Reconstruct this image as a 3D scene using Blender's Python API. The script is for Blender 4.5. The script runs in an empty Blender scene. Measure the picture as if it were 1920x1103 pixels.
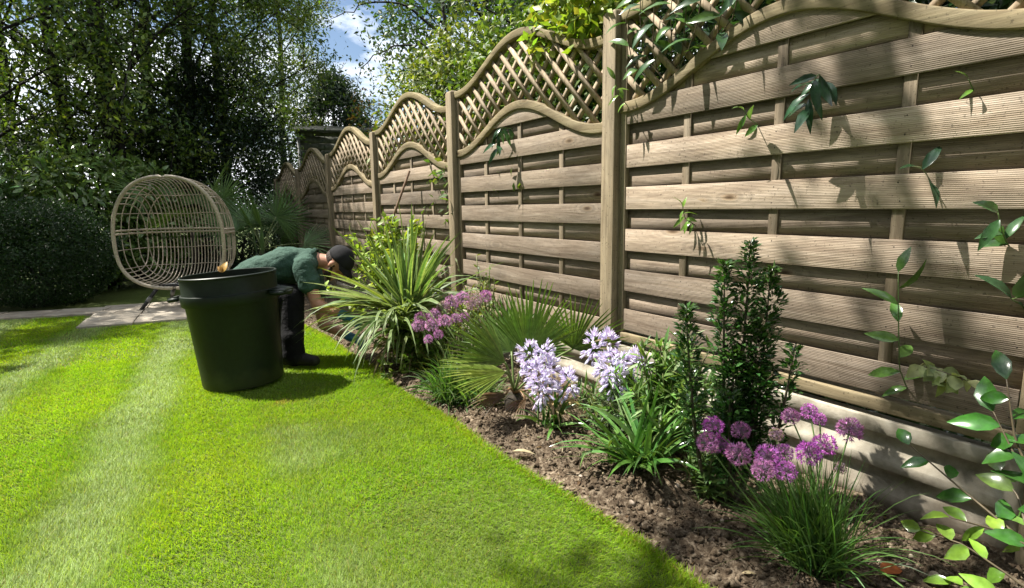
import bpy, math, random
import numpy as np
from mathutils import Vector, Matrix

R = math.radians
SC = bpy.context.scene
COL = SC.collection

# ------------------------------------------------------------------ camera
cam_d = bpy.data.cameras.new('camera')
cam = bpy.data.objects.new('camera', cam_d)
COL.objects.link(cam)
cam.matrix_world = (Matrix.Translation((-2.173, 0, 1.08)) @ Matrix.Rotation(R(-32.96), 4, 'Z')
                    @ Matrix.Rotation(R(90 - 9.10), 4, 'X') @ Matrix.Rotation(R(-.77), 4, 'Z'))
cam_d.sensor_width = 36
cam_d.lens = 19.47
cam_d.clip_start = .02
cam_d.clip_end = 600
SC.camera = cam
SC.render.resolution_x, SC.render.resolution_y = 1024, 588

# ------------------------------------------------------------------ sky, sun, exposure
SUN_EL, SUN_AZ = 57.0, -42.0                      # azimuth from +Y, clockwise positive
world = bpy.data.worlds.new('World')
SC.world = world
world.use_nodes = True
wt = world.node_tree
wt.nodes.clear()
def wn(t, **k):
    n = wt.nodes.new(t)
    for a, b in k.items():
        setattr(n, a, b)
    return n
sky = wn('ShaderNodeTexSky', sky_type='NISHITA', sun_disc=False, sun_elevation=R(SUN_EL), sun_rotation=R(SUN_AZ))
sky.air_density, sky.dust_density, sky.ozone_density = 1.0, .6, 1.5
tc = wn('ShaderNodeTexCoord')
mp = wn('ShaderNodeMapping')
mp.inputs['Scale'].default_value = (1, 1, 2.2)
mp.inputs['Location'].default_value = (.35, .1, .2)
nz = wn('ShaderNodeTexNoise')
nz.inputs['Scale'].default_value = 3.4
nz.inputs['Detail'].default_value = 9
nz.inputs['Roughness'].default_value = .58
cr = wn('ShaderNodeValToRGB')
cr.color_ramp.elements[0].position = .42
cr.color_ramp.elements[1].position = .56
mx = wn('ShaderNodeMixRGB')
mx.inputs[2].default_value = (15, 15.3, 16, 1)
bg = wn('ShaderNodeBackground')
bg.inputs['Strength'].default_value = .052
out = wn('ShaderNodeOutputWorld')
L = wt.links.new
L(tc.outputs['Generated'], mp.inputs['Vector']); L(mp.outputs[0], nz.inputs['Vector'])
L(nz.outputs['Fac'], cr.inputs[0]); L(cr.outputs[0], mx.inputs[0])
L(sky.outputs[0], mx.inputs[1]); L(mx.outputs[0], bg.inputs[0]); L(bg.outputs[0], out.inputs[0])

sd = bpy.data.lights.new('sun', 'SUN')
sd.energy = 5.0
sd.angle = R(.53)
sd.color = (1, .95, .86)
sun = bpy.data.objects.new('sun', sd)
COL.objects.link(sun)
S = Vector((math.sin(R(SUN_AZ)) * math.cos(R(SUN_EL)), math.cos(R(SUN_AZ)) * math.cos(R(SUN_EL)), math.sin(R(SUN_EL))))
sun.rotation_euler = S.to_track_quat('Z', 'Y').to_euler()
sun.location = (0, 0, 20)
SC.view_settings.view_transform = 'Standard'
SC.view_settings.look = 'None'
SC.view_settings.exposure = 1.42
SC.view_settings.gamma = 1
SC.cycles.max_bounces = 8
SC.cycles.transparent_max_bounces = 8

# ------------------------------------------------------------------ helpers
UP = np.array([0., 0., 1.])
def nrm(a):
    a = np.asarray(a, float)
    return a / np.maximum(np.linalg.norm(a, axis=-1, keepdims=True), 1e-9)
def rng_(s):
    return np.random.default_rng(s)
def rand_dirs(rng, n):
    return nrm(rng.normal(size=(n, 3)))

class MB:
    """collects vertices, faces and a per-vertex colour; build() links them as ONE mesh object"""
    def __init__(self):
        self.v, self.f, self.c, self.n = [], [], [], 0
    def add(self, V, F, col=(.5, .5, .5)):
        V = np.asarray(V, float).reshape(-1, 3)
        F = np.asarray(F, int)
        c = np.asarray(col, float)
        if c.ndim == 1:
            c = np.tile(c, (len(V), 1))
        self.v.append(V); self.f.append(F + self.n); self.c.append(c); self.n += len(V)
    def mesh(self, name, smooth=False):
        V = np.concatenate(self.v); C = np.concatenate(self.c)
        loops = np.concatenate([f.ravel() for f in self.f])
        tot = np.concatenate([np.full(len(f), f.shape[1]) for f in self.f])
        st = np.concatenate([[0], np.cumsum(tot)[:-1]])
        me = bpy.data.meshes.new(name)
        me.vertices.add(len(V)); me.vertices.foreach_set('co', V.astype(np.float32).ravel())
        me.loops.add(len(loops)); me.loops.foreach_set('vertex_index', loops.astype(np.int32))
        me.polygons.add(len(tot)); me.polygons.foreach_set('loop_start', st.astype(np.int32))
        me.polygons.foreach_set('loop_total', tot.astype(np.int32))
        if smooth:
            me.polygons.foreach_set('use_smooth', np.ones(len(tot), bool))
        a = me.attributes.new('Col', 'FLOAT_COLOR', 'POINT')
        a.data.foreach_set('color', np.hstack([C, np.ones((len(C), 1))]).astype(np.float32).ravel())
        me.update(calc_edges=True); me.validate()
        return me
    def build(self, name, mat, parent=None, smooth=False, loc=None):
        me = self.mesh(name, smooth)
        me.materials.append(mat)
        o = bpy.data.objects.new(name, me)
        COL.objects.link(o)
        if parent is not None:
            o.parent = parent
        if loc is not None:
            o.location = loc
        return o

def tag(o, label=None, cat=None, group=None, kind=None):
    for k, v in (('label', label), ('category', cat), ('group', group), ('kind', kind)):
        if v:
            o[k] = v
    return o
def thing(name, label, cat, loc=(0, 0, 0), group=None, rz=0.):
    o = bpy.data.objects.new(name, None)
    o.empty_display_size = .1
    COL.objects.link(o)
    o.location = loc
    o.rotation_euler = (0, 0, rz)
    return tag(o, label, cat, group)
def bevel(o, w=.003, seg=2):
    m = o.modifiers.new('bevel', 'BEVEL')
    m.width = w; m.segments = seg; m.limit_method = 'ANGLE'
    return o

def box(mb, x0, x1, y0, y1, z0, z1, col=(.5, .5, .5)):
    V = [(x, y, z) for x in (x0, x1) for y in (y0, y1) for z in (z0, z1)]
    mb.add(V, [(0, 1, 3, 2), (4, 6, 7, 5), (0, 4, 5, 1), (2, 3, 7, 6), (0, 2, 6, 4), (1, 5, 7, 3)], col)

def tubes(mb, P, r, sides=6, col=(.5, .5, .5), cap=True):
    """P (N,K,3) centre lines, r (K,) or (N,K) radii"""
    P = np.asarray(P, float)
    if P.ndim == 2:
        P = P[None]
    N, K, _ = P.shape
    r = np.broadcast_to(np.asarray(r, float), (N, K))
    T = np.empty_like(P)
    T[:, 1:-1] = P[:, 2:] - P[:, :-2]; T[:, 0] = P[:, 1] - P[:, 0]; T[:, -1] = P[:, -1] - P[:, -2]
    T = nrm(T)
    ref = np.where(np.abs(T[:, :1, 2:3]) > .92, np.array([1., 0, 0]), np.array([0, 0, 1.]))
    A = nrm(np.cross(np.broadcast_to(ref, T.shape), T)); B = np.cross(T, A)
    an = np.arange(sides) * 2 * math.pi / sides
    V = P[:, :, None] + r[:, :, None, None] * (A[:, :, None] * np.cos(an)[:, None] + B[:, :, None] * np.sin(an)[:, None])
    idx = np.arange(N * K * sides).reshape(N, K, sides)
    a = idx[:, :-1]; b = idx[:, 1:]
    F = np.stack([a, np.roll(a, -1, 2), np.roll(b, -1, 2), b], -1).reshape(-1, 4)
    c = np.asarray(col, float)
    if c.ndim == 2:
        c = np.repeat(c, K * sides, 0)
    mb.add(V.reshape(-1, 3), F, c)
    if cap:
        n0 = mb.n - N * K * sides
        for e in (0, K - 1):
            mb.f.append(idx[:, e][:, ::(1 if e else -1)] + n0)

def frame(D, N):
    """side vectors perpendicular to D, and normals"""
    S_ = nrm(np.cross(D, N))
    return S_, np.cross(S_, D)

def leaves(mb, P, D, N, L_, W, col, curl=.25, fold=.15, prof=((0, .08), (.22, .75), (.5, 1.), (.78, .62), (1, .04))):
    """leaf blades with a folded midrib: P base, D axis, N face normal"""
    P = np.asarray(P, float); n = len(P)
    D = nrm(D); S_, N_ = frame(D, nrm(N))
    L_ = np.broadcast_to(np.asarray(L_, float), (n,)); W = np.broadcast_to(np.asarray(W, float), (n,))
    curl = np.broadcast_to(np.asarray(curl, float), (n,))
    K = len(prof)
    rows = []
    for t, w in prof:
        c = P + D * (L_ * t)[:, None] - N_ * (curl * L_ * t * t)[:, None]
        h = (W * w * .5)[:, None]
        up = N_ * (W * w * .5 * fold)[:, None]
        rows.append(np.stack([c - S_ * h + up, c, c + S_ * h + up], 1))
    V = np.stack(rows, 1).reshape(n, K * 3, 3)
    base = []
    for k in range(K - 1):
        for s in (0, 1):
            a = k * 3 + s
            base.append((a, a + 1, a + 4, a + 3))
    F = (np.array(base)[None] + (np.arange(n) * K * 3)[:, None, None]).reshape(-1, 4)
    c = np.asarray(col, float)
    if c.ndim == 2:
        c = np.repeat(c, K * 3, 0)
    mb.add(V.reshape(-1, 3), F, c)

def quads(mb, P, D, N, L_, W, col):
    """small flat leaves, one diamond each"""
    P = np.asarray(P, float); n = len(P)
    D = nrm(D); S_, N_ = frame(D, nrm(N))
    L_ = np.broadcast_to(np.asarray(L_, float), (n,))[:, None]; W = np.broadcast_to(np.asarray(W, float), (n,))[:, None]
    m = P + D * L_ * .45
    V = np.stack([P, m - S_ * W * .5, P + D * L_, m + S_ * W * .5], 1)
    F = np.arange(n * 4).reshape(n, 4)
    c = np.asarray(col, float)
    if c.ndim == 2:
        c = np.repeat(c, 4, 0)
    mb.add(V.reshape(-1, 3), F, c)

def straps(mb, P, D, L_, W, droop, col, K=7, fold=.25, edge=None, wprof=None, tip=None, rng=None, roll=.5):
    """strap leaves bending over under their weight"""
    rng = rng or rng_(1)
    P = np.asarray(P, float); n = len(P)
    D = nrm(D)
    L_ = np.broadcast_to(np.asarray(L_, float), (n,)); W = np.broadcast_to(np.asarray(W, float), (n,)); droop = np.broadcast_to(np.asarray(droop, float), (n,))
    side = nrm(np.cross(D, UP) + rng.normal(size=(n, 3)) * roll)
    if wprof is None:
        wprof = lambda t: np.minimum(1, .55 + 1.6 * t) * (1 - t ** 2.6) + .03
    p = P.copy(); d = D.copy(); rows = []
    for k in range(K):
        t = k / (K - 1)
        s = nrm(side - d * np.sum(side * d, 1, keepdims=True))
        nn = np.cross(s, d)
        h = (W * wprof(t) * .5)[:, None]
        rows.append(np.stack([p - s * h + nn * h * fold, p, p + s * h + nn * h * fold], 1))
        p = p + d * (L_ / (K - 1))[:, None]
        d = nrm(d - UP * (droop * (.4 + 1.2 * t) / (K - 1))[:, None])
    V = np.stack(rows, 1).reshape(n, K * 3, 3)
    base = []
    for k in range(K - 1):
        for s in (0, 1):
            a = k * 3 + s
            base.append((a, a + 1, a + 4, a + 3))
    F = (np.array(base)[None] + (np.arange(n) * K * 3)[:, None, None]).reshape(-1, 4)
    c = np.asarray(col, float)
    if c.ndim == 1:
        c = np.tile(c, (n, 1))
    C = np.repeat(c[:, None], K * 3, 1).reshape(n, K, 3, 3)
    if edge is not None:
        e = np.asarray(edge, float)
        C[:, :, 0] = e; C[:, :, 2] = C[:, :, 2] * .5 + e * .5
    if tip is not None:
        C[:, -1] = tip
    mb.add(V.reshape(-1, 3), F, C.reshape(-1, 3))
    return p

def vary(rng, col, n, amt=.25, hue=.08):
    c = np.asarray(col, float)[None] * (1 + rng.normal(size=(n, 1)) * amt).clip(.45, 1.8)
    return (c * (1 + rng.normal(size=(n, 3)) * hue)).clip(.002, .9)

def gz(x, y):
    """height of the ground"""
    x = np.asarray(x, float); y = np.asarray(y, float)
    t = np.clip(y - 2.3, 0, 7)
    l = -.02 * t
    f = -.045 - .03 * t
    u = np.clip((x + .96) / .96, 0, 1)
    return l * (1 - u) + f * u

def lump(p, s, seed=0.):
    p = np.asarray(p, float) * s + seed
    return (np.sin(p[..., 0] * 1.7 + np.sin(p[..., 1] * 2.1)) + np.sin(p[..., 1] * 1.9 + np.sin(p[..., 2] * 1.6 + .5)) + np.sin(p[..., 2] * 2.2 + np.sin(p[..., 0] * 1.3 + 1.))) / 3

# ------------------------------------------------------------------ materials
def mat(name):
    m = bpy.data.materials.new(name)
    m.use_nodes = True
    nt = m.node_tree
    b = nt.nodes['Principled BSDF']
    return m, nt, b
def node(nt, t, **k):
    n = nt.nodes.new(t)
    for a, v in k.items():
        if a.startswith('i_'):
            n.inputs[a[2:].replace('_', ' ')].default_value = v
        else:
            setattr(n, a, v)
    return n
def ramp(nt, stops):
    n = nt.nodes.new('ShaderNodeValToRGB')
    e = n.color_ramp.elements
    while len(e) < len(stops):
        e.new(.5)
    for q, (p, c) in zip(e, stops):
        q.position = p
        q.color = (c, c, c, 1) if np.isscalar(c) else (*c, 1)
    return n
def mul(nt, a, b, fac=1.):
    n = nt.nodes.new('ShaderNodeMixRGB'); n.blend_type = 'MULTIPLY'; n.inputs[0].default_value = fac
    for i, q in ((1, a), (2, b)):
        if isinstance(q, bpy.types.NodeSocket):
            nt.links.new(q, n.inputs[i])
        else:
            n.inputs[i].default_value = (*q, 1)
    return n.outputs[0]

def leaf_mat(name, rough=.5, trans=.35, tint=(1.25, 1.25, .5), spec=.4, noise=True):
    m, nt, b = mat(name)
    at = node(nt, 'ShaderNodeAttribute', attribute_name='Col')
    c = at.outputs['Color']
    if noise:
        t = node(nt, 'ShaderNodeTexCoord')
        nz_ = node(nt, 'ShaderNodeTexNoise', i_Scale=45., i_Detail=3.)
        nt.links.new(t.outputs['Object'], nz_.inputs['Vector'])
        r = ramp(nt, ((.3, .72), (.7, 1.2)))
        nt.links.new(nz_.outputs['Fac'], r.inputs[0])
        c = mul(nt, c, r.outputs[0])
    nt.links.new(c, b.inputs['Base Color'])
    b.inputs['Roughness'].default_value = rough
    b.inputs['Specular IOR Level'].default_value = spec
    tr = node(nt, 'ShaderNodeBsdfTranslucent')
    nt.links.new(mul(nt, c, tint), tr.inputs['Color'])
    ms = node(nt, 'ShaderNodeMixShader', i_Fac=trans)
    nt.links.new(b.outputs[0], ms.inputs[1]); nt.links.new(tr.outputs[0], ms.inputs[2])
    nt.links.new(ms.outputs[0], nt.nodes['Material Output'].inputs[0])
    return m
M = {}
M['leaf'] = leaf_mat('leaf_matte', .48, .38)
M['leaf_gloss'] = leaf_mat('leaf_gloss', .2, .22, spec=.6)
M['leaf_tree'] = leaf_mat('leaf_tree', .45, .36, tint=(1.3, 1.35, .45), noise=False)
M['grass'] = leaf_mat('grass_blade', .55, .45, tint=(1.3, 1.25, .4), spec=.3, noise=False)
M['petal'] = leaf_mat('petal', .6, .3, tint=(1.1, 1., 1.1), spec=.2, noise=False)
M['stem'] = leaf_mat('stem', .5, .0, noise=True)

def wood_mat(name, axis, ridges=0., tint=(1, 1, 1)):
    """weathered pressure treated softwood; grain runs along the given axis; Col: r tone, g offset, b greenness"""
    m, nt, b = mat(name)
    at = node(nt, 'ShaderNodeAttribute', attribute_name='Col')
    sp = node(nt, 'ShaderNodeSeparateColor')
    nt.links.new(at.outputs['Color'], sp.inputs[0])
    t = node(nt, 'ShaderNodeTexCoord')
    off = node(nt, 'ShaderNodeVectorMath', operation='SCALE'); off.inputs[0].default_value = (13.7, 31.1, 17.3)
    nt.links.new(sp.outputs[1], off.inputs['Scale'])
    add = node(nt, 'ShaderNodeVectorMath', operation='ADD')
    nt.links.new(t.outputs['Object'], add.inputs[0]); nt.links.new(off.outputs[0], add.inputs[1])
    sc = [1, 1, 1]
    def mapped(along, across):
        q = node(nt, 'ShaderNodeMapping')
        s = [across] * 3; s[axis] = along
        q.inputs['Scale'].default_value = s
        nt.links.new(add.outputs[0], q.inputs['Vector'])
        return q.outputs[0]
    g1 = node(nt, 'ShaderNodeTexNoise', i_Scale=1., i_Detail=5., i_Roughness=.6, i_Distortion=1.2)
    nt.links.new(mapped(1.6, 26), g1.inputs['Vector'])
    g2 = node(nt, 'ShaderNodeTexNoise', i_Scale=1., i_Detail=4., i_Roughness=.7)
    nt.links.new(mapped(7, 160), g2.inputs['Vector'])
    g3 = node(nt, 'ShaderNodeTexNoise', i_Scale=1., i_Detail=3.)
    nt.links.new(mapped(2.2, 5), g3.inputs['Vector'])
    base = ramp(nt, ((.25, (.20, .145, .095)), (.5, (.335, .262, .18)), (.75, (.455, .37, .27))))
    nt.links.new(g1.outputs['Fac'], base.inputs[0])
    r2 = ramp(nt, ((.3, .74), (.65, 1.12)))
    nt.links.new(g2.outputs['Fac'], r2.inputs[0])
    c = mul(nt, base.outputs[0], r2.outputs[0])
    r3 = ramp(nt, ((.32, (.80, .80, .80)), (.6, (1.08, 1.06, 1.03))))
    nt.links.new(g3.outputs['Fac'], r3.inputs[0])
    c = mul(nt, c, r3.outputs[0])
    # knots
    vo = node(nt, 'ShaderNodeTexVoronoi', i_Scale=1., i_Randomness=1.)
    km = node(nt, 'ShaderNodeMapping')
    km.inputs['Scale'].default_value = (0., 2.8, 8.) if axis == 1 else (0., 8., 2.8)
    nt.links.new(add.outputs[0], km.inputs['Vector'])
    nt.links.new(km.outputs[0], vo.inputs['Vector'])
    ks = node(nt, 'ShaderNodeSeparateColor'); nt.links.new(vo.outputs['Color'], ks.inputs[0])
    kg = node(nt, 'ShaderNodeMath', operation='GREATER_THAN'); kg.inputs[1].default_value = .66
    nt.links.new(ks.outputs[0], kg.inputs[0])
    kr = ramp(nt, ((.035, (.30, .22, .15)), (.10, (.72, .66, .58)), (.16, (1, 1, 1))))
    nt.links.new(vo.outputs['Distance'], kr.inputs[0])
    kx = node(nt, 'ShaderNodeMixRGB', blend_type='MULTIPLY')
    nt.links.new(kg.outputs[0], kx.inputs[0]); nt.links.new(c, kx.inputs[1]); nt.links.new(kr.outputs[0], kx.inputs[2])
    c = kx.outputs[0]
    rs = node(nt, 'ShaderNodeMath', operation='MULTIPLY'); rs.inputs[1].default_value = 46.
    nt.links.new(vo.outputs['Distance'], rs.inputs[0])
    ra = node(nt, 'ShaderNodeMath', operation='MULTIPLY_ADD'); ra.inputs[1].default_value = 5.
    nt.links.new(g1.outputs['Fac'], ra.inputs[0]); nt.links.new(rs.outputs[0], ra.inputs[2])
    rn = node(nt, 'ShaderNodeMath', operation='SINE'); nt.links.new(ra.outputs[0], rn.inputs[0])
    rr_ = ramp(nt, ((.2, .80), (.8, 1.06)))
    rm = node(nt, 'ShaderNodeMath', operation='MULTIPLY_ADD'); rm.inputs[1].default_value = .5; rm.inputs[2].default_value = .5
    nt.links.new(rn.outputs[0], rm.inputs[0]); nt.links.new(rm.outputs[0], rr_.inputs[0])
    fade = ramp(nt, ((.12, 1.), (.55, .0)))
    nt.links.new(vo.outputs['Distance'], fade.inputs[0])
    rx = node(nt, 'ShaderNodeMixRGB', blend_type='MULTIPLY')
    fk = node(nt, 'ShaderNodeMath', operation='MULTIPLY'); nt.links.new(fade.outputs[0], fk.inputs[0]); nt.links.new(kg.outputs[0], fk.inputs[1])
    fm = node(nt, 'ShaderNodeMath', operation='MAXIMUM'); fm.inputs[1].default_value = .22; nt.links.new(fk.outputs[0], fm.inputs[0])
    nt.links.new(fm.outputs[0], rx.inputs[0]); nt.links.new(c, rx.inputs[1]); nt.links.new(rr_.outputs[0], rx.inputs[2])
    c = rx.outputs[0]
    # tone per board
    tone = ramp(nt, ((0, .10), (.03, .10), (.06, .64), (1, 1.34)))
    nt.links.new(sp.outputs[0], tone.inputs[0])
    c = mul(nt, c, tone.outputs[0])
    gm = node(nt, 'ShaderNodeMixRGB', blend_type='MULTIPLY'); gm.inputs[2].default_value = (.93, .96, .78, 1)
    nt.links.new(sp.outputs[2], gm.inputs[0]); nt.links.new(c, gm.inputs[1])
    c = mul(nt, gm.outputs[0], tint)
    # dark weather specks
    sn = node(nt, 'ShaderNodeTexNoise', i_Scale=90., i_Detail=2.)
    nt.links.new(add.outputs[0], sn.inputs['Vector'])
    sr = ramp(nt, ((.29, .55), (.36, 1.)))
    nt.links.new(sn.outputs['Fac'], sr.inputs[0])
    c = mul(nt, c, sr.outputs[0])
    nt.links.new(c, b.inputs['Base Color'])
    b.inputs['Roughness'].default_value = .78
    b.inputs['Specular IOR Level'].default_value = .25
    h = node(nt, 'ShaderNodeMath', operation='MULTIPLY_ADD'); h.inputs[1].default_value = .5
    nt.links.new(g2.outputs['Fac'], h.inputs[0]); nt.links.new(g1.outputs['Fac'], h.inputs[2])
    bu = node(nt, 'ShaderNodeBump', i_Strength=.35, i_Distance=.004)
    nt.links.new(h.outputs[0], bu.inputs['Height'])
    last = bu
    if ridges:
        wv = node(nt, 'ShaderNodeTexWave', wave_type='BANDS', bands_direction='Z', wave_profile='SIN', i_Scale=ridges, i_Distortion=.0)
        nt.links.new(t.outputs['Object'], wv.inputs['Vector'])
        b2 = node(nt, 'ShaderNodeBump', i_Strength=.24, i_Distance=.005)
        nt.links.new(wv.outputs['Fac'], b2.inputs['Height']); nt.links.new(bu.outputs[0], b2.inputs['Normal'])
        last = b2
    nt.links.new(last.outputs[0], b.inputs['Normal'])
    return m
M['board'] = wood_mat('fence_board_wood', 1, ridges=50., tint=(.90, .92, 1.04))       # about 6 mm reeding
M['rail'] = wood_mat('fence_rail_wood', 1, tint=(.72, .74, .70))
M['upright'] = wood_mat('fence_post_wood', 2, tint=(.76, .78, .80))
M['lath'] = wood_mat('lattice_wood', 2, tint=(.98, 1.0, 1.05))

def noise_mat(name, stops, scale=20., detail=6., rough=.85, bump=.3, dist=.01, spec=.3, scale2=None, stretch=None):
    m, nt, b = mat(name)
    t = node(nt, 'ShaderNodeTexCoord')
    v = t.outputs['Object']
    if stretch:
        q = node(nt, 'ShaderNodeMapping'); q.inputs['Scale'].default_value = stretch
        nt.links.new(v, q.inputs['Vector']); v = q.outputs[0]
    n = node(nt, 'ShaderNodeTexNoise', i_Scale=scale, i_Detail=detail, i_Roughness=.62)
    nt.links.new(v, n.inputs['Vector'])
    r = ramp(nt, stops)
    nt.links.new(n.outputs['Fac'], r.inputs[0])
    c = r.outputs[0]
    if scale2:
        n2 = node(nt, 'ShaderNodeTexNoise', i_Scale=scale2, i_Detail=4.)
        nt.links.new(v, n2.inputs['Vector'])
        r2 = ramp(nt, ((.3, .7), (.7, 1.2)))
        nt.links.new(n2.outputs['Fac'], r2.inputs[0])
        c = mul(nt, c, r2.outputs[0])
    nt.links.new(c, b.inputs['Base Color'])
    b.inputs['Roughness'].default_value = rough
    b.inputs['Specular IOR Level'].default_value = spec
    if bump:
        bu = node(nt, 'ShaderNodeBump', i_Strength=bump, i_Distance=dist)
        nt.links.new(n.outputs['Fac'], bu.inputs['Height']); nt.links.new(bu.outputs[0], b.inputs['Normal'])
    return m
M['ground'] = noise_mat('turf_soil', ((.3, (.05, .075, .012)), (.7, (.09, .12, .022))), 30, bump=.6)
M['soil'] = noise_mat('garden_soil', ((.28, (.036, .024, .015)), (.5, (.085, .062, .040)), (.70, (.26, .21, .15))), 55, 8, .95, .9, .012, .15, scale2=5.)
M['concrete'] = noise_mat('concrete', ((.25, (.19, .165, .12)), (.5, (.35, .315, .25)), (.75, (.47, .435, .36))), 12, 9, .88, .6, .008, .2, scale2=3.)
def dirt(m, z0, z1, col):
    """soil splash low on an upright surface"""
    nt = m.node_tree; b = nt.nodes['Principled BSDF']
    src = b.inputs['Base Color'].links[0].from_socket
    t = node(nt, 'ShaderNodeTexCoord'); sx = node(nt, 'ShaderNodeSeparateXYZ'); nt.links.new(t.outputs['Object'], sx.inputs[0])
    n_ = node(nt, 'ShaderNodeTexNoise', i_Scale=9., i_Detail=7.); nt.links.new(t.outputs['Object'], n_.inputs['Vector'])
    ma = node(nt, 'ShaderNodeMath', operation='MULTIPLY_ADD'); ma.inputs[1].default_value = -.22; nt.links.new(n_.outputs['Fac'], ma.inputs[0]); nt.links.new(sx.outputs[2], ma.inputs[2])
    mr = node(nt, 'ShaderNodeMapRange'); mr.inputs[1].default_value = z0; mr.inputs[2].default_value = z1; mr.inputs[3].default_value = .8; mr.inputs[4].default_value = 0.
    nt.links.new(ma.outputs[0], mr.inputs[0])
    mx_ = node(nt, 'ShaderNodeMixRGB'); mx_.inputs[2].default_value = (*col, 1)
    nt.links.new(mr.outputs[0], mx_.inputs[0]); nt.links.new(src, mx_.inputs[1]); nt.links.new(mx_.outputs[0], b.inputs['Base Color'])
dirt(M['concrete'], -.44, -.30, (.10, .075, .05))
M['paving'] = noise_mat('sandstone_paving', ((.25, (.26, .22, .17)), (.5, (.40, .35, .28)), (.75, (.50, .45, .37))), 7, 8, .85, .3, .01, scale2=1.3)
M['bark'] = noise_mat('bark', ((.3, (.022, .018, .013)), (.6, (.06, .048, .036)), (.8, (.11, .095, .075))), 14, 6, .9, .8, .03, scale2=2., stretch=(1, 1, .25))
M['bark_dark'] = noise_mat('bark_dark', ((.3, (.008, .007, .006)), (.7, (.022, .019, .015))), 16, 6, .9, .8, .03, stretch=(1, 1, .3))
M['wicker'] = noise_mat('wicker', ((.3, (.30, .255, .19)), (.7, (.52, .455, .36))), 60, 3, .6, .5, .004, stretch=(1, 1, 1))
M['dark_metal'] = noise_mat('powder_coated_metal', ((.3, (.016, .016, .017)), (.7, (.03, .03, .031))), 30, 3, .45, .1, .002, .5)
M['grey_collar'] = noise_mat('grey_collar', ((.3, (.16, .16, .155)), (.7, (.23, .23, .22))), 30, 3, .5, .1, .002)
M['bin'] = noise_mat('bin_plastic', ((.25, (.0028, .0075, .0034)), (.75, (.0048, .0115, .0052))), 5, 6, .45, .12, .003, .3, scale2=40.)
dirt(M['bin'], -.10, .02, (.035, .045, .014))
M['shirt'] = noise_mat('polo_cloth', ((.3, (.032, .068, .050)), (.7, (.046, .092, .068))), 11, 5, .85, .75, .035, .2, scale2=240.)
M['trouser'] = noise_mat('black_workwear', ((.3, (.004, .004, .005)), (.7, (.009, .009, .010))), 12, 5, .9, .8, .03, .2)
M['cap'] = noise_mat('cap_cloth', ((.3, (.008, .008, .009)), (.7, (.018, .018, .02))), 30, 5, .85, .3, .006, .2)
M['skin'] = noise_mat('skin', ((.3, (.33, .155, .095)), (.7, (.44, .22, .145))), 14, 5, .5, .12, .004, .4)
M['hair'] = noise_mat('hair', ((.3, (.018, .011, .007)), (.7, (.05, .031, .02))), 70, 4, .7, .9, .006, .3)
M['glove'] = noise_mat('glove', ((.3, (.025, .10, .20)), (.7, (.05, .17, .30))), 30, 4, .6, .3, .005)
M['shoe'] = noise_mat('boot', ((.3, (.008, .007, .007)), (.7, (.02, .018, .016))), 30, 4, .6, .3, .005)
M['shed'] = noise_mat('shed_wall', ((.3, (.06, .066, .05)), (.7, (.12, .125, .10))), 3, 8, .8, .3, .02, scale2=12.)
M['felt'] = noise_mat('roof_felt', ((.3, (.03, .032, .028)), (.7, (.07, .075, .06))), 12, 6, .9, .4, .01)
M['stone'] = noise_mat('pebble_stone', ((.3, (.26, .2, .15)), (.7, (.5, .42, .34))), 30, 4, .7, .2, .004)
M['pole'] = noise_mat('weathered_stake', ((.3, (.10, .06, .036)), (.7, (.21, .135, .085))), 40, 4, .8, .4, .004, stretch=(1, 1, .15))
M['lattice_shade'] = M['lath']

# ------------------------------------------------------------------ ground, lawn, bed, paving
BED = lambda y: -.945 + .02 * np.sin(np.asarray(y) * 1.7) + .012 * np.sin(np.asarray(y) * 5.1 + 1.)     # x of the lawn edge
def sheet(xs, ys, zf):
    X, Y = np.meshgrid(xs, ys, indexing='ij')
    Z = zf(X, Y)
    V = np.stack([X, Y, Z], -1).reshape(-1, 3)
    n, m = len(xs), len(ys)
    i = np.arange(n * m).reshape(n, m)
    F = np.stack([i[:-1, :-1], i[1:, :-1], i[1:, 1:], i[:-1, 1:]], -1).reshape(-1, 4)
    return V, F
mb = MB()
xs = np.concatenate([[-300, -80, -30, -14], np.arange(-8, 3.01, .25), [6, 14, 40, 300]])
ys = np.concatenate([[-300, -80, -30, -12], np.arange(-4, 14.01, .25), [20, 40, 90, 300]])
V, F = sheet(xs, ys, lambda x, y: gz(x, y) - .05 * (x > -.93) - .02)
mb.add(V, F)
tag(mb.build('ground', M['ground'], smooth=True), kind='structure')

rg = rng_(5)
mb = MB()
def soil_z(x, y):
    u = np.clip((x - BED(y)) / .10, 0, 1)
    p = np.stack([x, y, x * 0], -1)
    h = .016 * lump(p, 7.) + .008 * lump(p, 23., 3.) + .005 * lump(p, 61., 7.)
    return gz(x, y) - .045 + (h + .038) * u
xs = np.arange(-1.0, .16, .014); ys = np.arange(-1.2, 8.6, .016)
X, Y = np.meshgrid(xs, ys, indexing='ij')
V, F = sheet(xs, ys, lambda x, y: soil_z(x, y) + rg.normal(size=x.shape) * .0045)
mb.add(V, F)
tag(mb.build('flower_bed_soil', M['soil'], smooth=True), kind='structure')

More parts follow.
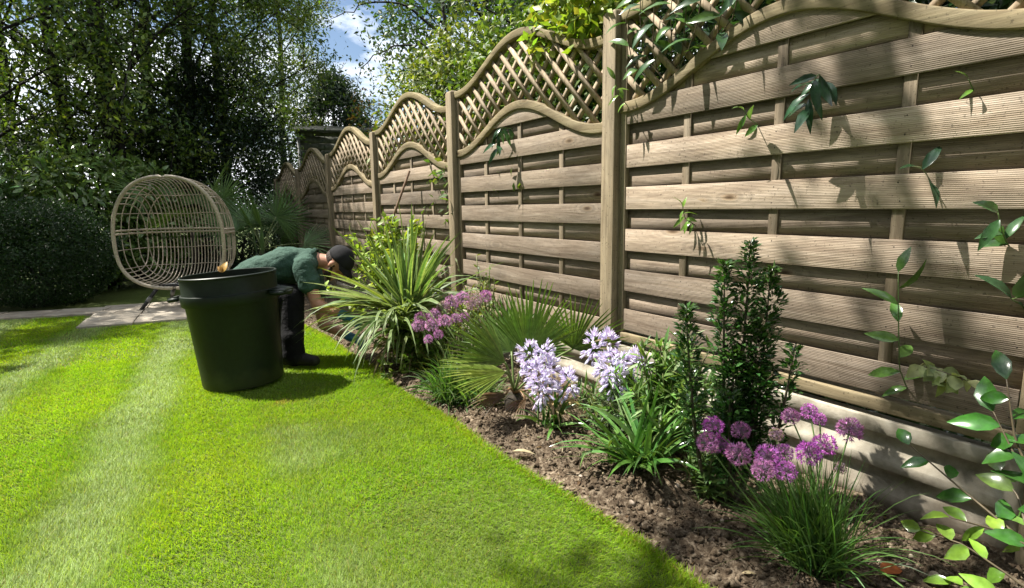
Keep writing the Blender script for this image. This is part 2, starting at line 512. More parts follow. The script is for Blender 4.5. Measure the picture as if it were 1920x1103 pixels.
# earth clods (nobody could count them)
ico_v = nrm(np.array([(s * a, t * 1.618, 0) for s in (-1, 1) for t in (-1, 1) for a in (1,)] + [(0, s, t * 1.618) for s in (-1, 1) for t in (-1, 1)] + [(t * 1.618, 0, s) for s in (-1, 1) for t in (-1, 1)]))
def hull_faces(V):
    import bmesh
    bm = bmesh.new()
    vs = [bm.verts.new(v) for v in V]
    bmesh.ops.convex_hull(bm, input=vs)
    bm.verts.index_update()
    f = [[v.index for v in q.verts] for q in bm.faces]
    bm.free()
    return np.array(f)
ICO_F = hull_faces(ico_v)
def blobs(mb, rng, P, r, col, jit=.25, flat=.75):
    n = len(P)
    V = ico_v[None] * (1 + rng.normal(size=(n, 12, 1)) * jit)
    sc = r[:, None] * (1 + rng.normal(size=(n, 3)) * .22).clip(.5, 1.5)
    sc[:, 2] *= flat
    an = rng.uniform(0, 6.28, n)
    V = V * sc[:, None]
    x = V[..., 0] * np.cos(an)[:, None] - V[..., 1] * np.sin(an)[:, None]
    y = V[..., 0] * np.sin(an)[:, None] + V[..., 1] * np.cos(an)[:, None]
    V = np.stack([x, y, V[..., 2]], -1) + P[:, None]
    F = (ICO_F[None] + (np.arange(n) * 12)[:, None, None]).reshape(-1, 3)
    c = np.asarray(col, float)
    if c.ndim == 2:
        c = np.repeat(c, 12, 0)
    mb.add(V.reshape(-1, 3), F, c)
mb = MB()
n = 34000
x = rg.uniform(-.93, .0, n); y = .2 + 6 * rg.uniform(0, 1, n) ** 1.7
r = rg.lognormal(-5.75, .6, n).clip(.0013, .016)
blobs(mb, rg, np.stack([x, y, soil_z(x, y) + r * .3], -1), r, (.5, .5, .5), .42)
tag(mb.build('soil_clods', M['soil']), 'crumbly brown earth clods scattered over the flower bed', 'soil', kind='stuff')

mb = MB()
n = 420
x = rg.uniform(-.92, -.02, n); y = .25 + 5.5 * rg.uniform(0, 1, n) ** 1.6
dd = rand_dirs(rg, n) * [1, 1, .25]
k = np.array([(.30, .20, .10), (.20, .12, .06), (.42, .34, .20), (.13, .15, .05), (.36, .27, .22)])[rg.integers(0, 5, n)]
leaves(mb, np.stack([x, y, soil_z(x, y) + .006], -1), dd, UP + rand_dirs(rg, n) * .5, rg.uniform(.012, .045, n), rg.uniform(.003, .014, n), k * rg.uniform(.6, 1.2, (n, 1)), .4, .4)
n = 160
x = rg.uniform(-.90, -.02, n); y = .25 + 5 * rg.uniform(0, 1, n) ** 1.6
p0 = np.stack([x, y, soil_z(x, y) + .006], -1)
tubes(mb, np.stack([p0, p0 + nrm(rand_dirs(rg, n) * [1, 1, .15]) * rg.uniform(.02, .08, (n, 1))], 1), .0013, 4, (.16, .11, .07))
tag(mb.build('leaf_litter', M['leaf']), 'dry leaf scraps and twigs scattered on the soil', 'litter', kind='stuff')

# lawn: blades of grass
rg = rng_(11)
def lawn_pts(n, y0, y1, x0=-6.2):
    x = rg.uniform(x0, -.90, n); y = rg.uniform(y0, y1, n)
    keep = (x < BED(y) + rg.normal(size=n) * .012)
    # only what the garden's lawn covers: up to the paving
    keep &= ~((y > LAWN_END(x)))
    return x[keep], y[keep]
LAWN_END = lambda x: np.where(x < -2.9, 8.35 + (x + 3.7) * -.35, 7.05 - (x + 2.9) * .19)
GX, GY, GL, GW = [], [], [], []
def visible(x, y):
    # the wedge in front of the viewer (with a margin) gets the blades
    a = np.arctan2(x + 2.173, y) - R(32.96)
    return (np.abs(a) < R(64)) & (y > .0)
for n, y0, y1, l0, w0 in ((440000, .2, 1.9, .030, .0016), (360000, 1.9, 3.4, .030, .0021), (255000, 3.4, 5.2, .030, .0031), (185000, 5.2, 8.9, .030, .0048), (20000, -1.5, .2, .024, .006)):
    x, y = lawn_pts(n, y0, y1)
    if y0 >= 0:
        k = visible(x, y); x, y = x[k], y[k]
    GX.append(x); GY.append(y); GL.append(np.full(len(x), l0)); GW.append(np.full(len(x), w0))
# longer ragged blades along the cut edge of the bed
ne = 9000
y = .2 + 7. * rg.uniform(0, 1, ne) ** 1.6
GX.append(BED(y) + rg.normal(size=ne) * .014 - .01); GY.append(y); GL.append(np.full(ne, .033)); GW.append(np.full(ne, .0032))
x = np.concatenate(GX); y = np.concatenate(GY); l = np.concatenate(GL); w = np.concatenate(GW)
n = len(x)
p2 = np.stack([x, y, x * 0], -1)
wob = .05 * lump(p2, 2.2)
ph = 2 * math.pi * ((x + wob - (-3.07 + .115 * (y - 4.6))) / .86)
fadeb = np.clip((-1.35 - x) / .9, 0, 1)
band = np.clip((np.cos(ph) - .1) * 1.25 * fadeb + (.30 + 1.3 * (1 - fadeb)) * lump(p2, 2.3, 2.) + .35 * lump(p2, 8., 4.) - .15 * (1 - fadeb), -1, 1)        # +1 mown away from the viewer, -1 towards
lean = np.stack([.10 * band, .95 * band, np.zeros(n)], -1) * (.52 + .1 * rg.normal(size=(n, 1)))
patch = lump(p2, 2.1, 5.) * .7 + lump(p2, 13., 1.) * .25
D = nrm(np.stack([rg.normal(size=n) * .42, rg.normal(size=n) * .42, np.ones(n) * .8], -1) + lean * 1.15)
base = np.stack([x, y, gz(x, y) - .024], -1)
l = l * rg.uniform(.65, 1.25, n)
side = nrm(np.cross(D, UP) + rg.normal(size=(n, 3)) * .7)
side = nrm(side - D * np.sum(side * D, 1, keepdims=True))
bend = nrm(lean + rg.normal(size=(n, 3)) * .3); bend[:, 2] = -.25
mid = base + D * (l * .55)[:, None] + bend * (l * .06)[:, None]
tip = base + D * l[:, None] + bend * (l * .28)[:, None]
hw = (w * .5)[:, None]
V = np.stack([base - side * hw, base + side * hw, mid + side * hw * .85, mid - side * hw * .85, tip], 1)
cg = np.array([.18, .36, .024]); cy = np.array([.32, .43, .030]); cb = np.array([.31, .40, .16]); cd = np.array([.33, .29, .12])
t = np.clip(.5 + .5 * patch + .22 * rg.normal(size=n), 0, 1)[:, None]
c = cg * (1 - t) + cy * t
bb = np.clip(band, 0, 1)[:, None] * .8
c = c * (1 - bb) + cb * 1.15 * bb  # pale sheen of the blades mown away is put into their colour
dull = np.clip(lump(p2, 3.3, 6.) * 1.1 + lump(p2, 11., 2.) * .5 - .05 + .25 * rg.normal(size=n), 0, 1)[:, None] * .55
c = c * (1 - dull) + np.array([.20, .28, .10]) * dull
c = c * (1 + .16 * lump(p2, 1.4, 8.) + .10 * lump(p2, 17., 3.))[:, None]
dry = (rg.uniform(size=n) < .035 + .10 * np.clip(lump(p2, 2.7, 9.) - .45, 0, 1) + .2 * np.exp(-((x - BED(y)) / .035) ** 2) + .8 * np.exp(-(((x + 1.62) / .06) ** 2 + ((y - 3.33) / .05) ** 2)))[:, None]
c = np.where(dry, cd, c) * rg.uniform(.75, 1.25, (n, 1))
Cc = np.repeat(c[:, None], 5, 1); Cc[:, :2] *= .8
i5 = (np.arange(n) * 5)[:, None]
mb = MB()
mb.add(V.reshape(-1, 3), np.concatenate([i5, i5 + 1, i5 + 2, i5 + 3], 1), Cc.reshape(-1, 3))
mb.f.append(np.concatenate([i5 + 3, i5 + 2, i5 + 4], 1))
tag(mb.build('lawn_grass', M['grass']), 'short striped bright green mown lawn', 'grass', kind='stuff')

# paving under the chair and the path past the hedge
mb = MB()
rg = rng_(21)
def slab(mb, q, z, th=.05):
    q = np.array(q, float); c = q.mean(0)
    q = c + (q - c) * .99
    V = np.concatenate([np.c_[q, np.full(len(q), z)], np.c_[q, np.full(len(q), z - th)]])
    n = len(q)
    mb.add(V[:n], [list(range(n))]); 
    mb.add(V, [[i, (i + 1) % n, n + (i + 1) % n, n + i][::-1] for i in range(n)])
ex, ey = np.array([.98, -.19]), np.array([.10, 1.0])
o = np.array([-2.90, 7.05])
for i in range(4):
    for j in range(3):
        p = o + ex * (i * .5) + ey * (j * .55)
        slab(mb, [p, p + ex * .49, p + ex * .49 + ey * .54, p + ey * .54], -.088 - .014 * j + rg.normal() * .002)
for i in range(7):
    p = np.array([-5.4 + i * .52, 8.95 - i * .185 + .02])
    d1, d2 = np.array([.5, -.18]), np.array([.16, .44])
    if i < 5:
        slab(mb, [p, p + d1, p + d1 + d2, p + d2], -.117 + rg.normal() * .003)
pv = mb.build('paving', M['paving'])
tag(pv, kind='structure'); bevel(pv, .006, 2)

# ------------------------------------------------------------------ the fence
PITCH, POST0 = 1.93, 2.307
DZ = -.085
def arch(u, base, amp, half=.86):
    a = np.clip(np.abs(u - .915) / half, 0, 1)
    return base + amp * (1 + np.cos(math.pi * a)) / 2
def strip(mb, u, zlo, zhi, x0, x1, col):
    """a board following zlo..zhi along u"""
    n = len(u)
    V = np.stack([np.stack([np.full(n, xx), u, zz], -1) for xx, zz in ((x0, zlo), (x1, zlo), (x1, zhi), (x0, zhi))], 1)
    idx = np.arange(n * 4).reshape(n, 4)
    a, b = idx[:-1], idx[1:]
    F = np.stack([a, np.roll(a, -1, 1), np.roll(b, -1, 1), b], -1).reshape(-1, 4)
    mb.add(V.reshape(-1, 3), np.concatenate([F, [idx[0][::-1]], [idx[-1]]]), col)
def post(name, label, y, ztop, zbot, seed):
    rng = rng_(seed)
    t = thing(name, label, 'fence post', (0, y, 0), 'square posts of the garden fence')
    mb = MB()
    w = .1
    prof = [(0, 0), (w, 0), (w, w), (0, w)]
    # softly rounded weathered top
    zs = [zbot, ztop - .02, ztop - .006, ztop]
    ins = [0, 0, .006, .022]
    V, F = [], []
    for z, k in zip(zs, ins):
        V += [(k, k, z), (w - k, k, z), (w - k, w - k, z), (k, w - k, z)]
    for k in range(3):
        for s in range(4):
            F.append((k * 4 + s, k * 4 + (s + 1) % 4, k * 4 + 4 + (s + 1) % 4, k * 4 + 4 + s))
    F += [(12, 13, 14, 15), (3, 2, 1, 0)]
    mb.add(V, F, (rng.uniform(.35, .6), rng.uniform(), .35))
    o = mb.build('shaft', M['upright'], t)
    bevel(o, .006, 2)
    return t
def gravel_board(label, y0, z0, seed):
    t = thing('gravel_board', label, 'concrete board', (.03, y0, z0), 'concrete gravel boards under the fence panels')
    mb = MB()
    prof = [(.05, -.36), (.0, -.36), (.0, -.279), (.003, -.276), (.027, -.236), (.030, -.230), (.030, -.192), (.003, -.188), (0, -.185), (0, -.153), (.003, -.150), (.027, -.108), (.030, -.102), (.030, -.060), (.003, -.056), (0, -.053), (0, -.004), (.004, 0), (.06, 0)]
    flat = [(.05, -.36)] + [(0, z) for _, z in prof[1:-1]] + [(.06, 0)]
    us = [.0, .05, .056, .86, .866, .96, .966, 1.77, 1.776, 1.826]
    rec = [0, 0, 1, 1, 0, 0, 1, 1, 0, 0]
    n = len(prof)
    V = []
    for u, k in zip(us, rec):
        for (a, za), (b, zb) in zip(prof, flat):
            V.append(((a if k else b), u, za))
    idx = np.arange(len(us) * n).reshape(len(us), n)
    a, b = idx[:-1], idx[1:]
    F = np.stack([a[:, :-1], a[:, 1:], b[:, 1:], b[:, :-1]], -1).reshape(-1, 4)
    mb.add(V, F)
    mb.f.append(np.array([idx[0][::-1]])); mb.f.append(np.array([idx[-1]]))
    mb.build('slab', M['concrete'], t)
    return t
def panel(label, y0, z0, seed):
    """z0 = underside of the panel; local u runs along the fence away from the viewer"""
    rng = rng_(seed)
    t = thing('garden_fence', label, 'fence panel', (0, y0, z0), 'hit and miss fence panels with arched trellis tops')
    W = 1.826
    tone = lambda g=0.: (rng.uniform(.15, .95), rng.uniform(), g + rng.uniform(0, .15))
    A = lambda u: arch(u, 1.262, .255)          # underside of the lower arched rail
    B = lambda u: arch(u, 1.737, .25)
    fr, bk, bt = MB(), MB(), MB()
    for i in range(8):
        a, b_ = .066 + .2265 * i, .066 + .2265 * i + .1205
        for mb, x0, x1, lo, hi in ((fr, .047, .056, a, b_), (bk, .068, .077, a + .1135, b_ + .1135)):
            u = np.linspace(.046, W - .046, 90)
            top = np.minimum(hi, A(u) + .02)
            ok = top > lo + .012
            if not ok.any():
                continue
            if ok.all() and (top >= hi - 1e-6).all():
                e = rng.uniform(-.002, .002, 2)
                u = np.array([.049, W - .049]); strip(mb, u, np.array([lo + e[0], lo + e[1]]), np.array([hi + e[0], hi + e[1]]), x0, x1, tone())
            else:
                u = u[ok]; strip(mb, u, np.full(len(u), lo), top[ok], x0, x1, tone())
    nm = fr
    hx = np.arange(6) * math.pi / 3
    for i in range(7):
        for u in (.4365, .9095, 1.3815, .07, W - .07):
            for dz in (.028, .093):
                z = .066 + .2265 * i + dz
                if z > float(A(np.array([u]))[0]) - .012:
                    continue
                uu_ = u + rng.uniform(-.006, .006)
                ring6 = [(xx, uu_ + .0035 * math.cos(q), z + .0035 * math.sin(q)) for xx in (.0462, .048) for q in hx]
                nm.add(ring6, [(k, (k + 1) % 6, 6 + (k + 1) % 6, 6 + k) for k in range(6)], (0, .5, 0))
                nm.f.append(np.array([[0, 5, 4, 3, 2, 1]]) + nm.n - 12)
    o = fr.build('front_boards', M['board'], t); bevel(o, .003, 2)
    o = bk.build('back_boards', M['board'], t)
    for u in (.415, .888, 1.36):
        m = MB()
        box(m, .0565, .0675, u, u + .043, .06, float(A(np.array([u]))[0]) + .02, (rng.uniform(.08, .35), rng.uniform(), .1))
        bevel(m.build('batten', M['upright'], t), .002, 1)
    for u in (0, W - .045):
        m = MB(); box(m, .042, .098, u, u + .045, .051, 1.74, (rng.uniform(.3, .6), rng.uniform(), .35))
        bevel(m.build('side_rail', M['upright'], t), .003, 2)
    m = MB(); box(m, .036, .098, 0, W, 0, .05, (.45, rng.uniform(), .35))
    bevel(m.build('bottom_rail', M['rail'], t), .005, 2)
    u = np.linspace(0, W, 61)
    m = MB(); strip(m, u, A(u), A(u) + .058, .034, .1, (.6, rng.uniform(), .45))
    bevel(m.build('lower_arch_rail', M['rail'], t), .006, 2)
    m = MB(); strip(m, u, B(u) - .004, B(u) + .05, .03, .102, (.6, rng.uniform(), .8))
    bevel(m.build('top_arch_rail', M['rail'], t), .006, 2)
    # diagonal lattice between the two arches: two crossed layers of laths
    m = MB()
    for lay, sgn, x0 in ((0, 1, .046), (1, -1, .064)):
        for c in np.arange(-1.2, 3.4, .142):
            # line u = c + sgn*(z - 1.3)
            zz = np.linspace(1.2, 2.1, 181)
            uu = c + sgn * -1 * (zz - 1.3) * -1
            ok = (uu > .03) & (uu < W - .03)
            if not ok.any():
                continue
            inside = ok & (zz > A(uu) + .035) & (zz < B(uu) + .02)
            # keep one contiguous run
            k = np.where(inside)[0]
            if len(k) < 8:
                continue
            for run in np.split(k, np.where(np.diff(k) > 1)[0] + 1):
                if len(run) < 8:
                    continue
                p0 = np.array([uu[run[0]], zz[run[0]]]); p1 = np.array([uu[run[-1]], zz[run[-1]]])
                d = (p1 - p0) / np.linalg.norm(p1 - p0); q = np.array([-d[1], d[0]]) * .0145
                cs = [p0 - q, p0 + q, p1 + q, p1 - q]
                V = [(xx, c_[0], c_[1]) for xx in (x0, x0 + .016) for c_ in cs]
                m.add(V, [(0, 1, 2, 3), (7, 6, 5, 4), (0, 4, 5, 1), (1, 5, 6, 2), (2, 6, 7, 3), (3, 7, 4, 0)], (rng.uniform(.4, .9), rng.uniform(), .15))
    m.build('lattice', M['lath'], t)
    return t
post_lbl = ['fence post at the near end of the fence, under the shaded boards', 'nearest full fence post, thick and weathered, rising out of the picture beside the trellis leaves',
            'second fence post, standing behind the purple alliums and strappy plant', 'third fence post, just right of the peak-topped panel above the lime shrub',
            'fourth fence post, where the sunlit fence meets the shade', 'dim fence post in the shade, second from the far corner', 'farthest dark fence post in the corner by the palm']
pan_lbl = ['fence panel at the near end, mostly beyond the frame', 'largest nearest fence panel with leaf shadows, knots and climber shoots poking through',
           'fence panel behind the fan palm, with a leafy shoot hanging under its arch', 'fence panel behind the spiky strappy plant with a stake leaning on it',
           'fence panel right of the shed, half in dappled shade', 'shaded fence panel second from the far corner', 'smallest farthest fence panel in deep shade by the palm']
gra_lbl = ['concrete gravel board at the near end, beyond the frame', 'concrete gravel board with two long recesses behind the purple flowers at the near end',
           'concrete gravel board showing behind the fan palm', 'concrete gravel board behind the strappy plant', 'concrete gravel board behind the lime green shrub',
           'shaded concrete gravel board behind the bending man', 'concrete gravel board in the dark far corner']
for k in range(-1, 6):
    y = POST0 + PITCH * k
    ztop = 2.105 + DZ * k - (.02 if k > 1 else 0)
    post('fence_post', post_lbl[k + 1], y, ztop, -.55, 100 + k)
for k in range(0, 6):
    y0 = POST0 + PITCH * (k - 1) + .102
    panel(pan_lbl[k + 1], y0, .303 + DZ * k, 200 + k)
    gravel_board(gra_lbl[k + 1], y0, .278 + DZ * k, 300 + k)

# ------------------------------------------------------------------ the bin
BIN = (-1.745, 3.90, -.04)
bin_o = thing('garden_bin', 'dark green round plastic garden bin on the lawn in front of the man', 'bin', BIN)
bin_o.rotation_euler = Matrix.Rotation(R(-3.2), 4, Vector((.544, .839, 0))).to_euler()
def lathe(mb, prof, seg=64, col=(.5, .5, .5)):
    an = np.arange(seg) * 2 * math.pi / seg
    V = np.array([[(r * math.cos(a), r * math.sin(a), z) for a in an] for r, z in prof]).reshape(-1, 3)
    idx = np.arange(len(prof) * seg).reshape(len(prof), seg)
    a, b = idx[:-1], idx[1:]
    F = np.stack([a, np.roll(a, -1, 1), np.roll(b, -1, 1), b], -1).reshape(-1, 4)
    mb.add(V, F, col)
mb = MB()
lathe(mb, [(.0, .006), (.225, .006), (.238, .012), (.243, .03), (.245, .08), (.272, .60), (.273, .602), (.266, .602), (.240, .08), (.23, .03), (0, .025)])
mb.build('barrel', M['bin'], bin_o, smooth=True).data.set_sharp_from_angle(angle=R(32))
mb = MB()
lathe(mb, [(.266, .542), (.284, .540), (.287, .545), (.291, .600), (.289, .606), (.279, .609), (.277, .613), (.279, .705), (.283, .708), (.284, .716), (.278, .720), (.271, .718), (.268, .64), (.262, .60)])
mb.build('rim', M['bin'], bin_o, smooth=True).data.set_sharp_from_angle(angle=R(32))
for s in (-1, 1):
    # moulded grab handles either side of the rim
    m = MB()
    e = np.array([.839, -.544, 0]) * s; q = np.array([.544, .839, 0])
    pts = [e * .287 + q * a + UP * z for a, z in ((-.10, .585),)] + [e * .352 - q * .085 + UP * .578, e * .378 + UP * .574, e * .352 + q * .085 + UP * .578, e * .287 + q * .10 + UP * .585]
    tubes(m, np.array(pts), .013, 8)
    V = [e * .282 - q * .1 + UP * .60, e * .372 - q * .07 + UP * .584, e * .372 + q * .07 + UP * .584, e * .282 + q * .1 + UP * .60]
    m.add(V + [v + UP * .008 for v in V], [(3, 2, 1, 0), (4, 5, 6, 7), (0, 1, 5, 4), (1, 2, 6, 5), (2, 3, 7, 6), (3, 0, 4, 7)])
    m.build('handle', M['bin'], bin_o, smooth=False)
# dry yellow leaf standing over the rim
mb = MB()
leaves(mb, [(0, 0, 0)] * 2, [(.2, .1, 1), (-.5, .1, .75)], [(-.5, -.8, .2), (-.2, -1, .3)], [.075, .05], [.05, .035], [(.55, .32, .06), (.48, .25, .05)], .5, .5)
lo = mb.build('dry_leaf', M['leaf'], None, loc=(-1.79, 4.12, .665))
tag(lo, 'dry yellow leaf sticking up over the rim of the green bin', 'leaf')
mb = MB()
rg = rng_(8)
n = 260
a = rg.uniform(0, 6.28, n); rr = .15 * np.sqrt(rg.uniform(0, 1, n))
straps(mb, np.stack([rr * np.cos(a), rr * np.sin(a), rg.uniform(-.12, 0, n)], -1), rand_dirs(rg, n) * [1, 1, .3], rg.uniform(.05, .11, n), .016, .8, vary(rg, (.07, .09, .03), n), rng=rg)
tag(mb.build('clippings', M['leaf'], None, loc=(-1.775, 3.93, .50)), 'heap of green clippings inside the garden bin', 'clippings', kind='stuff')

# ------------------------------------------------------------------ the egg chair
ch = thing('egg_chair', 'large oval wicker egg chair on dark splayed legs standing on the paving', 'chair', (-1.99, 7.70, -.12), rz=R(-27))
ZC, AW, CT, CB, BD = .885, .61, .70, .61, .74
def shell_d(x, z):
    zz = np.where(z > 0, np.abs(z / CT) ** 2.05, np.abs(z / CB) ** 3.2)
    v = 1 - np.abs(x / AW) ** 2.4 - zz
    return BD * np.clip(v, 0, 1) ** (1 / 4.2)
def hoop(n=121, lim=1., y=0.):
    a = np.linspace(0, 2 * math.pi, n)
    # solve radius along each direction on the rim curve
    out_ = []
    for t in a:
        cx, cz = math.cos(t), math.sin(t)
        lo, hi = 0., 1.5
        for _ in range(40):
            m_ = (lo + hi) / 2
            x, z = m_ * cx, m_ * cz
            v = abs(x / AW) ** 2.4 + (abs(z / CT) ** 2.05 if z > 0 else abs(z / CB) ** 3.2)
            if v < lim: lo = m_
            else: hi = m_
        out_.append((lo * cx, y, lo * cz + ZC))
    return np.array(out_)
mb = MB(); tubes(mb, hoop(), .021, 10, cap=False)
mb.build('front_hoop', M['wicker'], ch, smooth=True)
mb = MB()
for q in (.22, .42, .60, .76):
    lp = hoop(121, 1 - q ** 4.2, q * BD)
    for a_, b_ in ((101, 141), (40, 81)):
        tubes(mb, lp[np.arange(a_, b_) % 120], .0055, 5, cap=False)
def side_param(v0, amp, pw):
    dm = BD * v0 ** (1 / 4.2)
    d = np.concatenate([np.linspace(0, .80, 14), np.linspace(.83, .97, 8)]) * dm
    q = amp * (v0 - (d / BD) ** 4.2).clip(0) ** (1 / pw)
    return d, q, dm
for x in np.linspace(-.86, .86, 27) * AW:
    v0 = 1 - abs(x / AW) ** 2.4
    d1, z1, dm = side_param(v0, CT, 2.05)
    d2, z2, _ = side_param(v0, CB, 3.2)
    zz = np.concatenate([z1, np.linspace(z1[-1], -z2[-1], 14)[1:-1], -z2[::-1]])
    tubes(mb, np.stack([np.full(len(zz), x), shell_d(np.full(len(zz), x), zz), zz + ZC], -1), .0068, 5)
mb.build('upright_canes', M['wicker'], ch, smooth=True)
mb = MB()
for z in (.50, .27, -.16, -.38):
    v0 = 1 - (abs(z / CT) ** 2.05 if z > 0 else abs(z / CB) ** 3.2)
    d1, x1, dm = side_param(v0, AW, 2.4)
    x = np.concatenate([-x1, np.linspace(-x1[-1], x1[-1], 20)[1:-1], x1[::-1]])
    tubes(mb, np.stack([x, shell_d(x, np.full(len(x), z)) - .008, np.full(len(x), z + ZC) + .006 * np.sin(x * 9)], -1), .0045, 5)
mb.build('cross_canes', M['wicker'], ch, smooth=True)
mb = MB()
for z in (.075, .035):
    d1, x1, dm = side_param(1 - abs(z / CT) ** 2.05, AW, 2.4)
    x = np.concatenate([-x1, np.linspace(-x1[-1], x1[-1], 20)[1:-1], x1[::-1]])
    tubes(mb, np.stack([x, shell_d(x, np.full(len(x), z)), np.full(len(x), z + ZC)], -1), .011, 8)
mb.build('waist_band', M['wicker'], ch, smooth=True)
for sx, sy in ((-1, 0), (1, 0), (-1, 1), (1, 1)):
    m = MB()
    top = np.array([sx * .24, .14 + sy * .40, .29]); ft = np.array([sx * .43, .02 + sy * .74, 0])
    tubes(m, np.array([top, ft]), [.024, .019], 10)
    lg = m.build('leg', M['dark_metal'], ch, smooth=True)
    m = MB(); tubes(m, np.array([top * .55 + ft * .45, top * .38 + ft * .62]), .026, 10)
    m.build('collar', M['grey_collar'], lg, smooth=True)
mb = MB()
for a, b in (((-.24, .14, .29), (.24, .54, .29)), ((.24, .14, .29), (-.24, .54, .29)), ((-.24, .14, .29), (.24, .14, .29)), ((-.24, .54, .29), (.24, .54, .29))):
    tubes(mb, np.array([a, b]), .017, 8)
mb.build('base_frame', M['dark_metal'], ch, smooth=True)

# ------------------------------------------------------------------ the gardener
def capsule(mb, p0, p1, r0, r1, seg=20, rings=7):
    p0, p1 = np.array(p0, float), np.array(p1, float)
    d = p1 - p0; ln = np.linalg.norm(d); d = d / ln
    a = nrm(np.cross(d, [0, 0, 1.] if abs(d[2]) < .9 else [1., 0, 0])); b = np.cross(d, a)
    V = []
    ang = np.arange(seg) * 2 * math.pi / seg
    for k in range(rings):
        t = -math.pi / 2 + (k + .5) / rings * math.pi / 2
        V += [p0 + d * r0 * math.sin(t) + r0 * math.cos(t) * (a * math.cos(q) + b * math.sin(q)) for q in ang]
    for k in range(rings):
        t = (k + .5) / rings * math.pi / 2
        V += [p1 + d * r1 * math.sin(t) + r1 * math.cos(t) * (a * math.cos(q) + b * math.sin(q)) for q in ang]
    K = rings * 2
    idx = np.arange(K * seg).reshape(K, seg)
    A_, B_ = idx[:-1], idx[1:]
    F = np.stack([A_, np.roll(A_, -1, 1), np.roll(B_, -1, 1), B_], -1).reshape(-1, 4)
    mb.add(np.array(V), F)
    n0 = mb.n - K * seg
    mb.f.append(np.array([idx[0][::-1]]) + n0); mb.f.append(np.array([idx[-1]]) + n0)
def ellip(mb, c, ax, rad, seg=24, rings=14):
    ax = np.array(ax, float); V = []
    for k in range(rings):
        t = -math.pi / 2 + (k + .5) / rings * math.pi
        for q in np.arange(seg) * 2 * math.pi / seg:
            V.append(np.array(c) + ax[0] * rad[0] * math.cos(t) * math.cos(q) + ax[1] * rad[1] * math.cos(t) * math.sin(q) + ax[2] * rad[2] * math.sin(t))
    idx = np.arange(rings * seg).reshape(rings, seg)
    A_, B_ = idx[:-1], idx[1:]
    F = np.stack([A_, np.roll(A_, -1, 1), np.roll(B_, -1, 1), B_], -1).reshape(-1, 4)
    mb.add(np.array(V), F)
    n0 = mb.n - rings * seg
    mb.f.append(np.array([idx[0][::-1]]) + n0); mb.f.append(np.array([idx[-1]]) + n0)
def fuse(o, vox=.008, it=5):
    m = o.modifiers.new('remesh', 'REMESH'); m.mode = 'VOXEL'; m.voxel_size = vox; m.use_smooth_shade = True
    s = o.modifiers.new('smooth', 'SMOOTH'); s.iterations = it; s.factor = .5
    return o
A3 = np.array
ea = A3([.839, -.544, 0]); eb = A3([.544, .839, 0])          # facing, away from the viewer
J = dict(pelvis=(-1.63, 4.55, .49), waist=(-1.507, 4.459, .595), chest=(-1.345, 4.35, .665), neck=(-1.165, 4.245, .70),
         shN=(-1.27, 4.13, .655), shF=(-1.16, 4.43, .65), elN=(-1.225, 4.01, .40), wrN=(-1.075, 3.86, .325), elF=(-1.13, 4.25, .20), wrF=(-.985, 4.06, .12),
         hipN=(-1.64, 4.45, .46), hipF=(-1.57, 4.63, .46), knN=(-1.36, 4.16, .45), knF=(-1.33, 4.42, .44), anN=(-1.40, 4.09, .05), anF=(-1.50, 4.38, .03), head=(-1.035, 4.155, .672))
J = {k: A3(v) for k, v in J.items()}
fd = nrm(ea * .46 - UP * .89 - eb * .10)                                   # the way the face looks
cd_ = nrm(np.cross(eb, fd)) * (1 if np.cross(eb, fd) @ ea > 0 else -1)                                  # towards the crown
mb = MB()
H = J['head']
ellip(mb, H + cd_ * .03 - fd * .008, [eb, fd, cd_], (.079, .100, .097))           # cranium
ellip(mb, H - cd_ * .045 + fd * .032, [eb, fd, cd_], (.062, .066, .080))          # jaw
capsule(mb, H + fd * .097 + cd_ * .012, H + fd * .112 - cd_ * .022, .009, .014)      # nose
capsule(mb, H + fd * .088 - cd_ * .05 - eb * .018, H + fd * .088 - cd_ * .05 + eb * .018, .008, .008)   # lips
capsule(mb, H + fd * .078 - cd_ * .088 - eb * .012, H + fd * .078 - cd_ * .088 + eb * .012, .02, .02)   # chin
capsule(mb, H + fd * .084 + cd_ * .030 - eb * .036, H + fd * .084 + cd_ * .030 + eb * .036, .012, .012)   # brow
for s in (-1, 1):
    ellip(mb, H + eb * s * .076 - fd * .005 - cd_ * .008, [eb, fd, cd_], (.010, .020, .032))  # ear
    ellip(mb, H + fd * .080 + cd_ * .008 + eb * s * .032, [eb, fd, cd_], (.013, .010, .009))  # eye
capsule(mb, J['neck'] - ea * .03 + UP * .0, H - cd_ * .03 - fd * .02, .060, .056)
capsule(mb, J['chest'], J['neck'], .09, .06)
capsule(mb, J['waist'], J['chest'], .09, .09)
capsule(mb, J['pelvis'], J['waist'], .09, .09)
for s in 'NF':
    capsule(mb, J['neck'] - ea * .05, J['sh' + s], .06, .058)
    capsule(mb, J['sh' + s], J['el' + s], .053, .041)
    capsule(mb, J['el' + s], J['wr' + s], .043, .029)
    capsule(mb, J['hip' + s], J['kn' + s], .085, .058)
    capsule(mb, J['kn' + s], J['an' + s], .052, .036)
FEET = A3([-1.42, 4.25, -.04])
for a in mb.v:
    a -= FEET
man = fuse(mb.build('person', M['skin'], None, loc=FEET), .0055, 3)
tag(man, 'man in green polo shirt and black cap crouching behind the bin, reaching forward', 'person')
def wear(name, mat_, parts, vox=.007, it=5, parent=man):
    m = MB()
    for q in parts:
        (capsule if q[0] == 'c' else ellip)(m, *q[1:])
    for a in m.v:
        a -= FEET
    return fuse(m.build(name, M[mat_], parent), vox, it)
w1 = J['waist'] - UP * .0; 
